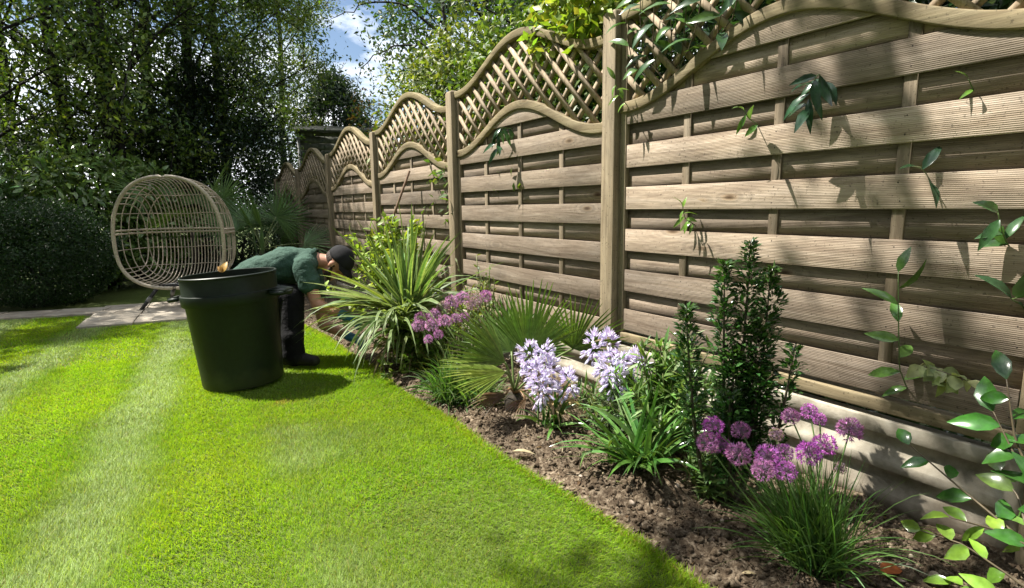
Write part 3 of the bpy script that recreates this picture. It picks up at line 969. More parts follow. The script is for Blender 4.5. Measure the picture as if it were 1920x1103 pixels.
wear('polo_shirt', 'shirt', [
    ('c', J['pelvis'] + ea * .03 + UP * .03, J['waist'], .145, .145), ('c', J['waist'] - eb * .05, J['chest'] - eb * .05 - UP * .0, .125, .13), ('c', J['waist'] + eb * .05, J['chest'] + eb * .05, .125, .13),
    ('c', J['chest'], J['neck'] - ea * .05, .14, .085), ('c', J['chest'] - UP * .03, J['chest'] + ea * .08 - UP * .03, .13, .10),
    ('c', J['neck'] - ea * .05, J['shN'], .085, .078), ('c', J['neck'] - ea * .05, J['shF'], .085, .078),
    ('c', J['shN'], J['shN'] * .55 + J['elN'] * .45 - ea * .006, .080, .076), ('c', J['shF'], J['shF'] * .55 + J['elF'] * .45, .078, .076)], .008, 4)
sh_o = [o for o in man.children if o.name.startswith('polo_shirt')][0]
tx_f = bpy.data.textures.new('cloth_folds', 'CLOUDS'); tx_f.noise_scale = .085; tx_f.noise_depth = 2
dm_ = sh_o.modifiers.new('folds', 'DISPLACE'); dm_.texture = tx_f; dm_.strength = .026; dm_.mid_level = .45; dm_.texture_coords = 'LOCAL'
# collar: a band standing round the neck
m = MB()
c0 = J['neck'] - ea * .015 + UP * .002
axn = nrm(H - cd_ * .03 - fd * .02 - c0)
a1 = nrm(np.cross(axn, UP)); a2 = np.cross(axn, a1)
rows = []
for h, r in ((-.012, .078), (.012, .074), (.030, .077), (.026, .083), (.0, .088)):
    rows.append([c0 + axn * h + (a1 * math.cos(q) + a2 * math.sin(q)) * r for q in np.arange(32) * math.pi / 16])
V = np.array(rows).reshape(-1, 3) - FEET
idx = np.arange(160).reshape(5, 32)
m.add(V, np.stack([idx[:-1], np.roll(idx[:-1], -1, 1), np.roll(idx[1:], -1, 1), idx[1:]], -1).reshape(-1, 4))
m.build('collar', M['shirt'], man, smooth=True)
wear('trousers', 'trouser', [
    ('c', J['hipN'] + eb * .02, J['hipF'] - eb * .02, .125, .125), ('c', J['pelvis'] - ea * .02, J['waist'] - ea * .03, .13, .10),
    ('c', J['hipN'], J['knN'], .115, .085), ('c', J['hipF'], J['knF'], .115, .085),
    ('c', J['knN'], J['anN'] + UP * .0, .085, .078), ('c', J['knF'], J['anF'] + UP * .0, .085, .075), ('c', J['anN'] + UP * .12, J['anN'] - UP * .015 + ea * .015, .075, .076)], .009, 4)
for s in 'NF':
    a = J['an' + s] - UP * 0; z = -.03 + .045
    tx = ea * .97 - eb * .2
    b0 = A3([a[0], a[1], z])
    wear('boot', 'shoe', [('c', b0 - ea * .05, b0 + tx * .17 - UP * .008, .046, .038), ('c', b0 + tx * .1, b0 + tx * .175 - UP * .01, .045, .035), ('c', b0, A3([a[0], a[1], z + .08]), .05, .055)], .006, 4)
# cap with its peak over the face, hair and beard
hc = H + cd_ * .035 - fd * .008
m = MB()
ellip(m, hc + cd_ * .012, [eb, fd, cd_], (.088, .109, .100))
for a in m.v:
    a -= FEET
cut = MB()
V = np.concatenate(m.v)
rel = V - (hc - FEET)
side_ = rel @ cd_ - (rel @ fd) * .32
V = V - np.outer(np.minimum(side_ + .006, 0), cd_)               # flat underside: a crown, not a ball
m.v = [V]
capo = m.build('cap', M['cap'], man, smooth=True)
mp_ = MB()
pk = []
for k in range(7):
    t = k / 6
    for q in np.linspace(-1, 1, 15):
        e = math.sqrt(max(0, 1 - (q * .96) ** 2))
        pk.append(hc + eb * q * .082 + fd * (.075 * e + .0 + t * .088 * (e ** .6)) + cd_ * (.036 - .026 * q * q - .022 * t))
pk = np.array(pk) - FEET
idx = np.arange(105).reshape(7, 15)
F = np.stack([idx[:-1, :-1], idx[:-1, 1:], idx[1:, 1:], idx[1:, :-1]], -1).reshape(-1, 4)
mp_.add(pk, F)
po = mp_.build('peak', M['cap'], capo, smooth=True)
so = po.modifiers.new('thick', 'SOLIDIFY'); so.thickness = .006
wear('beard', 'hair', [('c', H - cd_ * .075 + fd * .045 - eb * .035, H - cd_ * .075 + fd * .045 + eb * .035, .034, .034), ('c', H - cd_ * .088 + fd * .07 - eb * .012, H - cd_ * .088 + fd * .07 + eb * .012, .026, .026),
                       ('c', H - cd_ * .03 + fd * .018 - eb * .060, H - cd_ * .07 + fd * .04 - eb * .045, .014, .026), ('c', H - cd_ * .03 + fd * .018 + eb * .060, H - cd_ * .07 + fd * .04 + eb * .045, .014, .026),
                       ('c', H - cd_ * .036 + fd * .088 - eb * .022, H - cd_ * .036 + fd * .088 + eb * .022, .009, .009)], .005, 2)
wear('hair', 'hair', [('e', H + cd_ * .012 - fd * .024, [eb, fd, cd_], (.076, .084, .072)), ('c', H + cd_ * .0 + fd * .012 - eb * .072, H - cd_ * .015 + fd * .012 - eb * .070, .012, .008), ('c', H + cd_ * .0 + fd * .012 + eb * .072, H - cd_ * .015 + fd * .012 + eb * .070, .012, .008)], .005, 2)
def glove(wr, el, curl=1.):
    d = nrm(wr - el); sd_ = nrm(np.cross(d, UP)); dn = np.cross(sd_, d) * -1
    parts = [('c', wr - d * .025, wr + d * .01, .036, .034), ('c', wr + d * .02 - sd_ * .018, wr + d * .075 - sd_ * .026, .02, .018), ('c', wr + d * .02, wr + d * .08, .02, .018), ('c', wr + d * .02 + sd_ * .018, wr + d * .075 + sd_ * .024, .02, .018)]
    for k, (o_, ln) in enumerate(((-.034, .028), (-.012, .033), (.011, .031), (.033, .025))):
        b0 = wr + d * .085 + sd_ * o_
        b1 = b0 + nrm(d + dn * .5 * curl) * ln; b2 = b1 + nrm(d * .4 + dn * curl) * ln * .8; b3 = b2 + nrm(-d * .3 + dn * curl) * ln * .6
        parts += [('c', b0, b1, .0105, .010), ('c', b1, b2, .010, .0095), ('c', b2, b3, .0095, .0085)]
    t0 = wr + d * .03 - sd_ * .034; t1 = t0 + nrm(d * .7 - sd_ * .5 + dn * .5) * .035; t2 = t1 + nrm(d + dn * .8) * .03
    parts += [('c', t0, t1, .0135, .012), ('c', t1, t2, .0115, .010)]
    return parts
wear('glove', 'glove', glove(J['wrN'], J['elN']), .004, 2)
wear('glove', 'glove', glove(J['wrF'], J['elF']), .004, 2)

# ------------------------------------------------------------------ plants of the bed
def ring(rng, n, r):
    a = rng.uniform(0, 6.283, n); q = r * np.sqrt(rng.uniform(0, 1, n))
    return np.stack([q * np.cos(a), q * np.sin(a), np.zeros(n)], -1)
def sprout(rng, n, tilt):
    """directions round the vertical, tilt in radians (array)"""
    a = rng.uniform(0, 6.283, n)
    return np.stack([np.sin(tilt) * np.cos(a), np.sin(tilt) * np.sin(a), np.cos(tilt)], -1)

# strappy plant (stripy sword leaves), the biggest in the bed
rg = rng_(31)
ph_ = thing('strappy_plant', 'tall spiky variegated strap-leaved plant the man is tending', 'plant', (-.70, 3.70, -.05))
CR, DKG = (.28, .35, .15), (.070, .15, .04)
mb = MB()
n = 72
p = A3([.05, .03, .34]) + ring(rg, n, .05)
d = sprout(rg, n, np.abs(rg.normal(size=n)) * .52 + .05)
straps(mb, p, d, rg.uniform(.48, .90, n), rg.uniform(.026, .042, n), rg.uniform(.15, 1.1, n), vary(rg, DKG, n), K=9, edge=CR, rng=rg, roll=.8)
mb.build('upright_leaves', M['leaf'], ph_)
mb = MB()
n = 120
p = A3([-.03, -.02, .30]) + ring(rg, n, .10) + UP * rg.uniform(-.06, .08, (n, 1))
d = sprout(rg, n, rg.uniform(.7, 1.35, n))
d = nrm(d + A3([-.32, -.25, 0]))
straps(mb, p, d, rg.uniform(.42, .80, n), rg.uniform(.018, .03, n), rg.uniform(1.2, 2.9, n), vary(rg, (.10, .16, .05), n), K=9, edge=CR, rng=rg, roll=.5)
mb.build('arching_leaves', M['leaf'], ph_)
mb = MB()
n = 16                                                     # the long leaves reaching out over the man's arm
d = nrm(A3([-.80, .30, .38]) + rg.normal(size=(n, 3)) * .13)
straps(mb, A3([-.02, .02, .40]) + ring(rg, n, .05), d, rg.uniform(.55, .72, n), rg.uniform(.028, .04, n), rg.uniform(.35, .9, n), vary(rg, (.15, .22, .04), n), K=9, edge=(.34, .38, .12), rng=rg, roll=.4)
mb.build('reaching_leaves', M['leaf'], ph_)
mb = MB()
n = 60
p = A3([-.03, -.05, .14]) + ring(rg, n, .10)
straps(mb, p, sprout(rg, n, rg.uniform(1.0, 1.7, n)), rg.uniform(.25, .42, n), rg.uniform(.012, .022, n), rg.uniform(1.8, 3.2, n), vary(rg, (.20, .15, .08), n, .35), K=8, rng=rg)
mb.build('dead_leaves', M['leaf'], ph_)
mb = MB()
for a, b_ in (((0, 0, -.05), (.05, .03, .36)), ((-.03, -.02, -.05), (-.06, -.04, .30)), ((.06, -.03, -.05), (.02, -.02, .30))):
    tubes(mb, np.array([a, np.array(a) * .5 + np.array(b_) * .5 + .01, b_]), [.045, .04, .032], 8)
mb.build('trunk', M['bark_dark'], ph_)

def clump_shrub(name, label, loc, rng, stems, height, spread, leaf_l, leaf_w, col, per=26, mat_='leaf', droop=.2, group=None, cat='plant', lean=(0, 0, 0), start=.15, prof=None, splay=.9, curl=.25):
    t = thing(name, label, cat, loc, group)
    ms, ml = MB(), MB()
    for k in range(stems):
        d0 = sprout(rng, 1, np.array([abs(rng.normal()) * spread]))[0] + np.array(lean)
        b0 = ring(rng, 1, .07 * height)[0]
        h = height * rng.uniform(.6, 1.05)
        s = np.linspace(0, 1, 7)[:, None]
        pth = b0 + nrm(d0) * h * s + rng.normal(size=3) * [.05, .05, 0] * h * s ** 2 - UP * droop * .3 * h * s ** 2
        tubes(ms, pth, np.linspace(.004, .0015, 7) * (1 + height), 5, vary(rng, (.12, .14, .05), 1)[0])
        tt = rng.uniform(start, 1., per); q = np.array([np.interp(tt, s[:, 0], pth[:, i]) for i in range(3)]).T
        ax = nrm(pth[-1] - pth[0])
        dd = nrm(rand_dirs(rng, per) * splay + ax * .55 + UP * .12)
        kw = {} if prof is None else {'prof': prof}
        leaves(ml, q, dd, UP + rng.normal(size=(per, 3)) * .45, leaf_l * rng.uniform(.6, 1.2, per), leaf_w * rng.uniform(.7, 1.2, per), vary(rng, col, per), curl, .2, **kw)
    ms.build('stems', M['stem'], t); ml.build('foliage', M[mat_], t)
    return t
LANCE = ((0, .1), (.3, .9), (.6, .9), (1, .05))
clump_shrub('leafy_shrub', 'low bushy shrub with small lime leaves beside the strappy plant, under the purple flowers', (-.60, 3.52, -.05), rng_(41), 60, .46, .62, .045, .021, (.14, .22, .035), 44, droop=.3)
clump_shrub('lime_shrub', 'lime green leafy shrub against the fence behind the strappy plant', (-.30, 4.9, -.10), rng_(42), 80, 1.16, .34, .075, .036, (.24, .33, .045), 44, start=.3)
clump_shrub('penstemon', 'pale green narrow-leaved shrub between the lilac flowers and the dark upright evergreen', (-.26, 1.66, -.04), rng_(43), 60, .54, .55, .085, .015, (.13, .23, .06), 38, prof=LANCE, start=.2)
clump_shrub('spurge', 'orange tipped spurge growing by the second fence post', (-.16, 3.75, -.07), rng_(44), 14, .62, .35, .07, .012, (.22, .26, .04), 34, prof=LANCE, start=.4)
clump_shrub('wild_stems', 'thin straggly weeds climbing beside the second fence post', (-.10, 3.55, -.07), rng_(45), 12, .85, .28, .04, .018, (.13, .18, .05), 16, start=.3)
clump_shrub('ground_herb', 'small leafy herb at the foot of the dark evergreen', (-.50, 1.25, -.03), rng_(46), 20, .20, .9, .05, .014, (.10, .17, .05), 22, prof=LANCE)
clump_shrub('filler_shrub', 'narrow-leaved green plant behind the lilac flowers by the gravel board', (-.25, 2.05, -.05), rng_(47), 26, .34, .8, .07, .013, (.10, .18, .05), 30, prof=LANCE)
clump_shrub('creeping_herb', 'grey green low plant on the soil between the two lilac flower clumps', (-.42, 1.86, -.03), rng_(48), 22, .24, .9, .05, .012, (.13, .17, .08), 24, prof=LANCE)

# narrow grassy clump at the lawn edge
def grassy(name, label, loc, rng, n, l, w, tilt, droop, col, lean=(0, 0, 0), rad=.06, K=7, mat_='leaf', cat='plant'):
    t = thing(name, label, cat, loc)
    mb = MB()
    d = nrm(sprout(rng, n, np.abs(rng.normal(size=n)) * tilt + .08) + np.array(lean))
    straps(mb, ring(rng, n, rad), d, l * rng.uniform(.55, 1.1, n), w * rng.uniform(.7, 1.3, n), droop * rng.uniform(.5, 1.5, n), vary(rng, col, n), K=K, rng=rng, roll=.6, tip=(.2, .2, .06))
    mb.build('blades', M[mat_], t)
    return t
grassy('liriope', 'low grassy clump at the lawn edge in front of the fan palm', (-.80, 2.78, -.03), rng_(51), 420, .31, .008, .75, 1.6, (.07, .15, .035), rad=.10)
grassy('sedge', 'small grassy tuft under the left fronds of the fan palm', (-.70, 2.62, -.03), rng_(52), 260, .27, .008, .8, 1.6, (.09, .16, .04), rad=.09)
# agapanthus leaf clumps
def agapanthus(label, loc, rng, heads, n, lean, l=.36, hr=.060):
    t = thing('agapanthus', label, 'flowering plant', loc, 'lilac agapanthus plants')
    mb = MB()
    d = nrm(sprout(rng, n, rng.uniform(.35, 1.25, n)) + np.array(lean))
    straps(mb, ring(rng, n, .06), d, l * rng.uniform(.65, 1.1, n), rng.uniform(.016, .025, n), rng.uniform(.5, 1.8, n), vary(rng, (.085, .185, .04), n), K=8, rng=rng, roll=.35)
    mb.build('leaves', M['leaf_gloss'], t)
    for hx in heads:
        h = np.array(hx) - np.array(loc)
        b0 = ring(rng, 1, .05)[0]
        s = np.linspace(0, 1, 6)[:, None]
        m = MB(); tubes(m, b0 * (1 - s) + (h - UP * hr * .8) * s + np.array([.02, .01, 0]) * np.sin(s * 3.1), .0045, 6, (.10, .17, .05))
        m.build('flower_stem', M['stem'], t)
        m = MB()
        nf = 46
        od = nrm(rand_dirs(rng, nf) + UP * .12)
        p0 = h + od * hr * rng.uniform(.35, .9, (nf, 1)) + UP * od[:, 2:] * .03
        k = 6
        side = nrm(np.cross(od, rand_dirs(rng, nf))); up_ = np.cross(side, od)
        P, D_, N_, C_ = [], [], [], []
        for q in range(k):
            a = q / k * 6.283
            rad = side * math.cos(a) + up_ * math.sin(a)
            P.append(p0); D_.append(nrm(od + rad * .55 - UP * .35)); N_.append(od - rad * 1.2)
            C_.append(vary(rng, (.72, .68, .86), nf, .13, .04))
        leaves(m, np.concatenate(P), np.concatenate(D_), np.concatenate(N_), rng.uniform(.026, .038, nf * k), .0095, np.concatenate(C_), -.25, .1, prof=((0, .4), (.5, 1.), (1, .2)))
        m.build('flower_head', M['petal'], t)
    return t
agapanthus('lilac agapanthus with drooping pale heads in front of the fan palm', (-.58, 2.14, -.02), rng_(61),
           [(-.598, 2.27, .302), (-.511, 2.273, .298), (-.634, 2.164, .255), (-.525, 2.208, .224), (-.648, 2.101, .193), (-.474, 2.106, .179)], 26, (0, 0, .1), .26)
agapanthus('lilac agapanthus with a big clump of broad strap leaves, right of the fan palm', (-.52, 1.56, -.03), rng_(62),
           [(-.378, 2.02, .369), (-.288, 2.022, .360), (-.399, 1.90, .306), (-.311, 1.902, .296), (-.417, 1.844, .266), (-.244, 1.857, .289)], 78, (-.22, .12, .15), .42)

# alliums
def allium(label, loc, rng, heads, blades, blen, lean, r0, cols):
    t = thing('allium', label, 'flowering plant', loc, 'purple allium clumps')
    mb = MB()
    if blades:
        d = nrm(sprout(rng, blades, np.abs(rng.normal(size=blades)) * .62 + .05) + np.array(lean))
        straps(mb, ring(rng, blades, .085), d, blen * rng.uniform(.5, 1.1, blades), rng.uniform(.0035, .0065, blades), rng.uniform(.1, 1.7, blades), vary(rng, (.075, .155, .035), blades), K=8, rng=rng, roll=.8)
        mb.build('blades', M['leaf'], t)
    for hx in heads:
        r = r0 * hx[3]
        h = np.array(hx[:3]) - np.array(loc)
        b0 = ring(rng, 1, .07)[0]
        s = np.linspace(0, 1, 7)[:, None]
        m = MB()
        tubes(m, b0 * (1 - s) + h * s + rng.normal(size=3) * [.018, .018, 0] * np.sin(s * 3.1), .0026, 6, (.09, .16, .04))
        m.build('flower_stem', M['stem'], t)
        m = MB()
        nf = 95
        i = np.arange(nf) + .5
        phi = np.arccos(1 - 2 * i / nf); th = math.pi * (1 + 5 ** .5) * i
        od = np.stack([np.cos(th) * np.sin(phi), np.sin(th) * np.sin(phi), np.cos(phi)], -1)
        od = nrm(od + rng.normal(size=od.shape) * .12); od = od[od[:, 2] > -.75]
        nf = len(od)
        tubes(m, np.stack([np.tile(h, (nf, 1)), h + od * r * .72], 1), .0006, 3, (.30, .20, .28), cap=False)
        base = h + od * r * rng.uniform(.62, .84, (nf, 1))
        side = nrm(np.cross(od, rand_dirs(rng, nf))); up_ = np.cross(side, od)
        P, D_, C_ = [], [], []
        cc = vary(rng, cols[rng.integers(len(cols))], nf, .2, .06)
        if rng.uniform() < .22:                           # a fading head
            cc = vary(rng, (.40, .27, .30), nf, .25, .08); cc[::3] = (.22, .22, .10)
        for q in range(5):
            a = q / 5 * 6.283
            P.append(base); D_.append(nrm(od * 1.0 + (side * math.cos(a) + up_ * math.sin(a)) * .75)); C_.append(cc)
        P, D_, C_ = np.concatenate(P), np.concatenate(D_), np.concatenate(C_)
        quads(m, P, D_, rand_dirs(rng, len(P)), r * .34, r * .085, C_)
        m.build('flower_head', M['petal'], t)
    return t
PUR = [(.46, .12, .46), (.40, .10, .43), (.50, .17, .50), (.46, .20, .40)]
allium('nearest purple allium clump with grassy leaves by the gravel board, bottom right', (-.545, .80, -.03), rng_(71), [
    (-.66, 1.111, .341, 1), (-.706, 1.096, .298, 1), (-.54, 1.087, .306, .9), (-.682, .995, .294, 1.1), (-.602, 1.118, .258, .9), (-.635, .929, .298, 1.1), (-.516, .944, .273, .85), (-.703, .899, .286, .95),
    (-.629, .872, .272, .95), (-.487, .947, .389, .8), (-.375, .946, .381, .8), (-.31, .944, .34, .65), (-.41, .799, .378, 1.1), (-.462, .846, .324, 1), (-.563, .84, .326, 1.05), (-.422, 1.03, .283, .7), (-.368, .839, .222, .6)],
    560, .36, (-.14, .18, .12), .036, PUR)
allium('farther purple allium clump between the strappy plant and the fan palm', (-.50, 3.28, -.05), rng_(72), [
    (-.748, 3.284, .363, 1), (-.793, 3.245, .322, .9), (-.674, 3.239, .379, 1), (-.611, 3.231, .422, 1.05), (-.736, 3.151, .338, 1), (-.665, 3.11, .361, 1), (-.553, 3.236, .454, 1.1), (-.466, 3.242, .469, 1.1),
    (-.392, 3.193, .461, 1.05), (-.455, 3.11, .444, 1.05), (-.311, 3.203, .473, 1), (-.582, 3.117, .366, .8), (-.515, 3.134, .362, .8), (-.728, 3.077, .29, .7), (-.804, 3.062, .273, .65)],
    150, .33, (-.1, -.1, .1), .047, [(.50, .24, .45), (.46, .20, .42), (.55, .30, .50)])

# fan palms
def fan(mb, rng, h, centre, normal, l, n=26, spread=2.6, w=.022, col=(.10, .18, .035), droop=.25, pleat=.5):
    """leaflets radiating from the hastula h in the plane of the frond"""
    c = nrm(np.array(centre, float)); nn = np.array(normal, float); s = nrm(np.cross(c, nn)); nn = np.cross(s, c)
    a = np.linspace(-spread / 2, spread / 2, n) + rng.normal(size=n) * .015
    d = c * np.cos(a)[:, None] + s * np.sin(a)[:, None] - nn * (.10 * np.abs(a) ** 1.5)[:, None]
    ln = l * (1 - .22 * (np.abs(a) / (spread / 2)) ** 2) * rng.uniform(.9, 1.05, n)
    K = 8
    p = np.tile(np.array(h, float), (n, 1)); dd = d.copy(); rows = []
    sg = np.where(np.arange(n) % 2, 1, -1)[:, None] * pleat
    t_ = nrm(np.cross(np.broadcast_to(nn, d.shape), d))
    for k in range(K):
        t = k / (K - 1)
        wd = w * (min(1, t * 3.2) if t < .4 else 1 - ((t - .4) / .6) ** 1.5 * .93) + .0012
        rows.append(np.stack([p - t_ * wd * .5 + nn * wd * .22, p - nn * wd * .12, p + t_ * wd * .5 + nn * wd * .22], 1))
        p = p + dd * (ln / (K - 1))[:, None]
        dd = nrm(dd - UP * droop * t * .35)
    V = np.stack(rows, 1).reshape(n, K * 3, 3)
    base = [(k * 3 + s_, k * 3 + s_ + 1, k * 3 + s_ + 4, k * 3 + s_ + 3) for k in range(K - 1) for s_ in (0, 1)]
    F = (np.array(base)[None] + (np.arange(n) * K * 3)[:, None, None]).reshape(-1, 4)
    mb.add(V.reshape(-1, 3), F, np.repeat(vary(rng, col, n, .16, .05), K * 3, 0))
def fan_palm(name, label, loc, rng, fronds, trunk_h=.12, group=None):
    t = thing(name, label, 'palm', loc, group)
    m = MB()
    tubes(m, np.array([(0, 0, -.06), (0, 0, trunk_h * .6), (0, 0, trunk_h)]), [.05, .055, .035], 9)
    m.build('trunk', M['bark'], t)
    crown = A3([0, 0, trunk_h])
    for f in fronds:
        h = A3(f['h']) - A3(loc)
        m = MB()
        fan(m, rng, h, f['c'], f['n'], f['l'], f.get('k', 26), f.get('s', 2.6), f.get('w', .022), f.get('col', (.10, .18, .035)), f.get('d', .25))
        fo = m.build('frond', M['leaf'], t)
        s = np.linspace(0, 1, 6)[:, None]
        m = MB(); tubes(m, crown * (1 - s) + h * s + UP * .03 * np.sin(s * 3.14), .006, 6, f.get('scol', (.12, .17, .05)))
        m.build('frond_stalk', M['stem'], fo)
    return t
TOC = nrm(A3([-.55, -.83, .1]))       # roughly towards the lawn and the viewer
BR = (.20, .115, .05)
fan_palm('fan_palm', 'small fan palm with spread green fronds in the middle of the bed', (-.60, 2.42, -.03), rng_(81), [
    dict(h=(-.530, 2.38, .285), c=(.16, -.02, 1), n=(-.62, -.8, .15), l=.40, k=28, s=2.0, w=.018, col=(.15, .26, .035), d=.05),
    dict(h=(-.655, 2.42, .255), c=(-.72, .22, .55), n=(-.2, -.75, .6), l=.36, k=24, s=1.6, w=.016, col=(.15, .24, .035), d=.12),
    dict(h=(-.69, 2.36, .225), c=(-.85, .05, .16), n=(.05, -.45, .9), l=.36, k=22, s=1.3, w=.016, col=(.20, .27, .045), d=.15),
    dict(h=(-.27, 2.32, .29), c=(.35, -.30, .85), n=(.45, .75, .3), l=.33, k=26, s=2.7, w=.015, col=(.10, .17, .03), d=.1),
    dict(h=(-.56, 2.5, .28), c=(-.15, .5, .75), n=(-.6, -.6, .5), l=.33, k=24, s=2.3, w=.02),
    dict(h=(-.45, 2.45, .25), c=(.6, .4, .5), n=(-.5, -.7, .5), l=.3, k=24, s=2.3, w=.02),
    dict(h=(-.70, 2.34, .11), c=(-.8, .05, -.05), n=(.1, -.5, .85), l=.22, k=12, s=.9, w=.009, col=(.13, .08, .04), scol=BR, d=.7),
    dict(h=(-.62, 2.28, .08), c=(-.8, -.30, -.10), n=(0, -.3, .9), l=.17, k=10, s=1.0, w=.008, col=(.13, .08, .04), scol=BR, d=.8),
    dict(h=(-.50, 2.22, .09), c=(.1, -.85, -.1), n=(0, -.3, .9), l=.24, k=16, s=1.8, w=.014, col=(.42, .33, .16), scol=BR, d=1.2)], .10)
rg = rng_(82)
def random_fronds(rng, loc, n, hmin, hmax, l, col, zc=.5):
    fr = []
    for k in range(n):
        a = k * 2.4 + rng.uniform(-.3, .3); el = rng.uniform(-.15, 1.1)
        d = A3([math.cos(a) * math.cos(el), math.sin(a) * math.cos(el), math.sin(el)])
        h = A3(loc) + UP * zc + d * rng.uniform(hmin, hmax)
        fr.append(dict(h=tuple(h), c=tuple(nrm(d + UP * -.1)), n=tuple(nrm(UP * .55 + A3([.05, -.75, 0]) - d * .2 + rng.normal(size=3) * .2)), scol=(.20, .25, .10), l=l * rng.uniform(.8, 1.1), k=26, s=3.9, w=.022, col=col, d=.3))
    return fr
p1, p2, p3 = (-.80, 8.9, -.22), (-1.6, 10.3, -.18), (-3.75, 8.35, -.12)
fan_palm('fan_palm', 'dark fan palm in the shade to the right of the egg chair', p1, rg, random_fronds(rg, p1, 11, .35, .8, .60, (.10, .18, .06), .75), .7)
fan_palm('fan_palm', 'taller fan palm seen through the canes of the egg chair', p2, rg, random_fronds(rg, p2, 12, .35, .9, .62, (.11, .19, .055), .95), .9)

# dark upright evergreen with small leaves
rg = rng_(91)
ev = thing('upright_evergreen', 'dark green upright small-leaved evergreen with narrow spires against the fence', 'shrub', (-.44, 1.17, -.03))
ms, ml = MB(), MB()
spires = [((-.358, 1.21, .94), .037, 1150), ((-.405, 1.28, .865), .035, 900), ((-.262, 1.185, .838), .044, 1200), ((-.585, 1.30, .71), .038, 850), ((-.305, 1.05, .585), .030, 330), ((-.33, 1.18, .64), .050, 800), ((-.41, 1.22, .54), .055, 800), ((-.36, 1.15, .48), .055, 700), ((-.48, 1.18, .40), .055, 500)]
for tip_, rr, nl in spires:
    nl = int(nl * .8)
    tp = A3(tip_) - A3([-.44, 1.17, -.03])
    s = np.linspace(0, 1, 12)[:, None]
    b0 = ring(rg, 1, .025)[0]
    pth = b0 + (tp - b0) * s; pth[:, :2] = b0[:2] + (tp - b0)[:2] * (s ** .30)
    tubes(ms, pth, np.linspace(.010, .002, 12), 6, (.06, .05, .03))
    tt = .22 + .78 * rg.uniform(0, 1, nl) ** .85
    q = np.array([np.interp(tt, s[:, 0], pth[:, i]) for i in range(3)]).T
    a = rg.uniform(0, 6.283, nl); od = np.stack([np.cos(a), np.sin(a), np.zeros(nl)], -1)
    rad = rr * np.minimum(1, (1.02 - tt) * 5.5 + .16) * (1 + .3 * np.sin(tt * 40 + a)) * np.sqrt(rg.uniform(.05, 1, nl))
    cc = vary(rg, (.045, .115, .028), nl, .3); cc[tt > .93] = vary(rg, (.06, .13, .03), int((tt > .93).sum()))
    leaves(ml, q + od * rad[:, None], od * .75 + UP * .65 + rg.normal(size=(nl, 3)) * .3, UP * .6 - od * .5 + rg.normal(size=(nl, 3)) * .3, rg.uniform(.022, .036, nl), rg.uniform(.011, .016, nl), cc, .3, .35, prof=((0, .2), (.45, 1.), (1, .08)))
ms.build('branches', M['stem'], ev); ml.build('foliage', M['leaf_gloss'], ev)

# camellia branches coming in at the lower right
def branch_plant(name, label, loc, rng, branches, leaf_l, leaf_w, col, mat_='leaf_gloss', cat='shrub', wood=(.09, .07, .04), group=None):
    """branches: lists of world points; leaves alternate along them"""
    t = thing(name, label, cat, loc, group)
    ms, ml = MB(), MB()
    for br in branches:
        pts = np.array(br['p'], float) - np.array(loc)
        s = np.linspace(0, 1, len(pts)); u = np.linspace(0, 1, 14)
        pp = np.array([np.interp(u, s, pts[:, i]) for i in range(3)]).T
        tubes(ms, pp, np.linspace(br.get('r', .004), .0016, 14), 6, wood)
        n = br['n']
        tt = np.linspace(br.get('t0', .2), 1, n)
        q = np.array([np.interp(tt, u, pp[:, i]) for i in range(3)]).T
        ax = nrm(pp[-1] - pp[0])
        sd_ = nrm(np.cross(ax, A3([-.6, -.7, .3])))
        sg = np.where(np.arange(n) % 2, 1, -1)[:, None]
        dd = nrm(ax * .5 + sd_ * sg * .7 + rng.normal(size=(n, 3)) * .3 - UP * br.get('hang', .25))
        dd[-1] = nrm(ax + rng.normal(size=3) * .2)
        nn = nrm(A3([-.55, -.35, .75]) + rng.normal(size=(n, 3)) * .38)
        c = br.get('col', col)
        leaves(ml, q, dd, nn, leaf_l * rng.uniform(.7, 1.2, n) * br.get('s', 1), leaf_w * rng.uniform(.8, 1.15, n) * br.get('s', 1), vary(rng, c, n, .2, .05), .45, .38)
    ms.build('stems', M['stem'], t); ml.build('foliage', M[mat_], t)
    return t
CG, CL = (.035, .115, .018), (.15, .27, .035)
branch_plant('camellia', 'glossy camellia branches reaching in front of the fence at the lower right', (-.30, .22, -.04), rng_(95), [
    dict(p=[(-.30, .22, -.04), (-.20, .40, .12), (-.16, .58, .20), (-.16, .73, .29)], n=6, r=.006, t0=.35, col=CG),
    dict(p=[(-.30, .22, -.04), (-.26, .36, .25), (-.22, .46, .42), (-.2, .5, .58)], n=6, r=.006, t0=.45, col=CG),
    dict(p=[(-.26, .36, .25), (-.24, .45, .38), (-.2, .52, .48)], n=4, col=CG, s=1.1, t0=.5),
    dict(p=[(-.30, .22, -.04), (-.30, .40, .06), (-.30, .52, .10), (-.32, .62, .10)], n=6, col=CL, t0=.4, s=.8),
    dict(p=[(-.20, .40, .12), (-.22, .48, .14), (-.27, .57, .15)], n=5, col=CL, s=.8),
    dict(p=[(-.30, .22, -.04), (-.36, .34, .04), (-.37, .46, .03), (-.36, .52, .0)], n=5, col=CL, t0=.4, s=.8),
    dict(p=[(-.20, .40, .12), (-.12, .46, .22), (-.08, .52, .26)], n=5, col=(.09, .17, .035)),
    dict(p=[(-.30, .22, -.04), (-.40, .28, .2), (-.36, .36, .36)], n=4, col=CG, t0=.6)], .085, .048, CG)

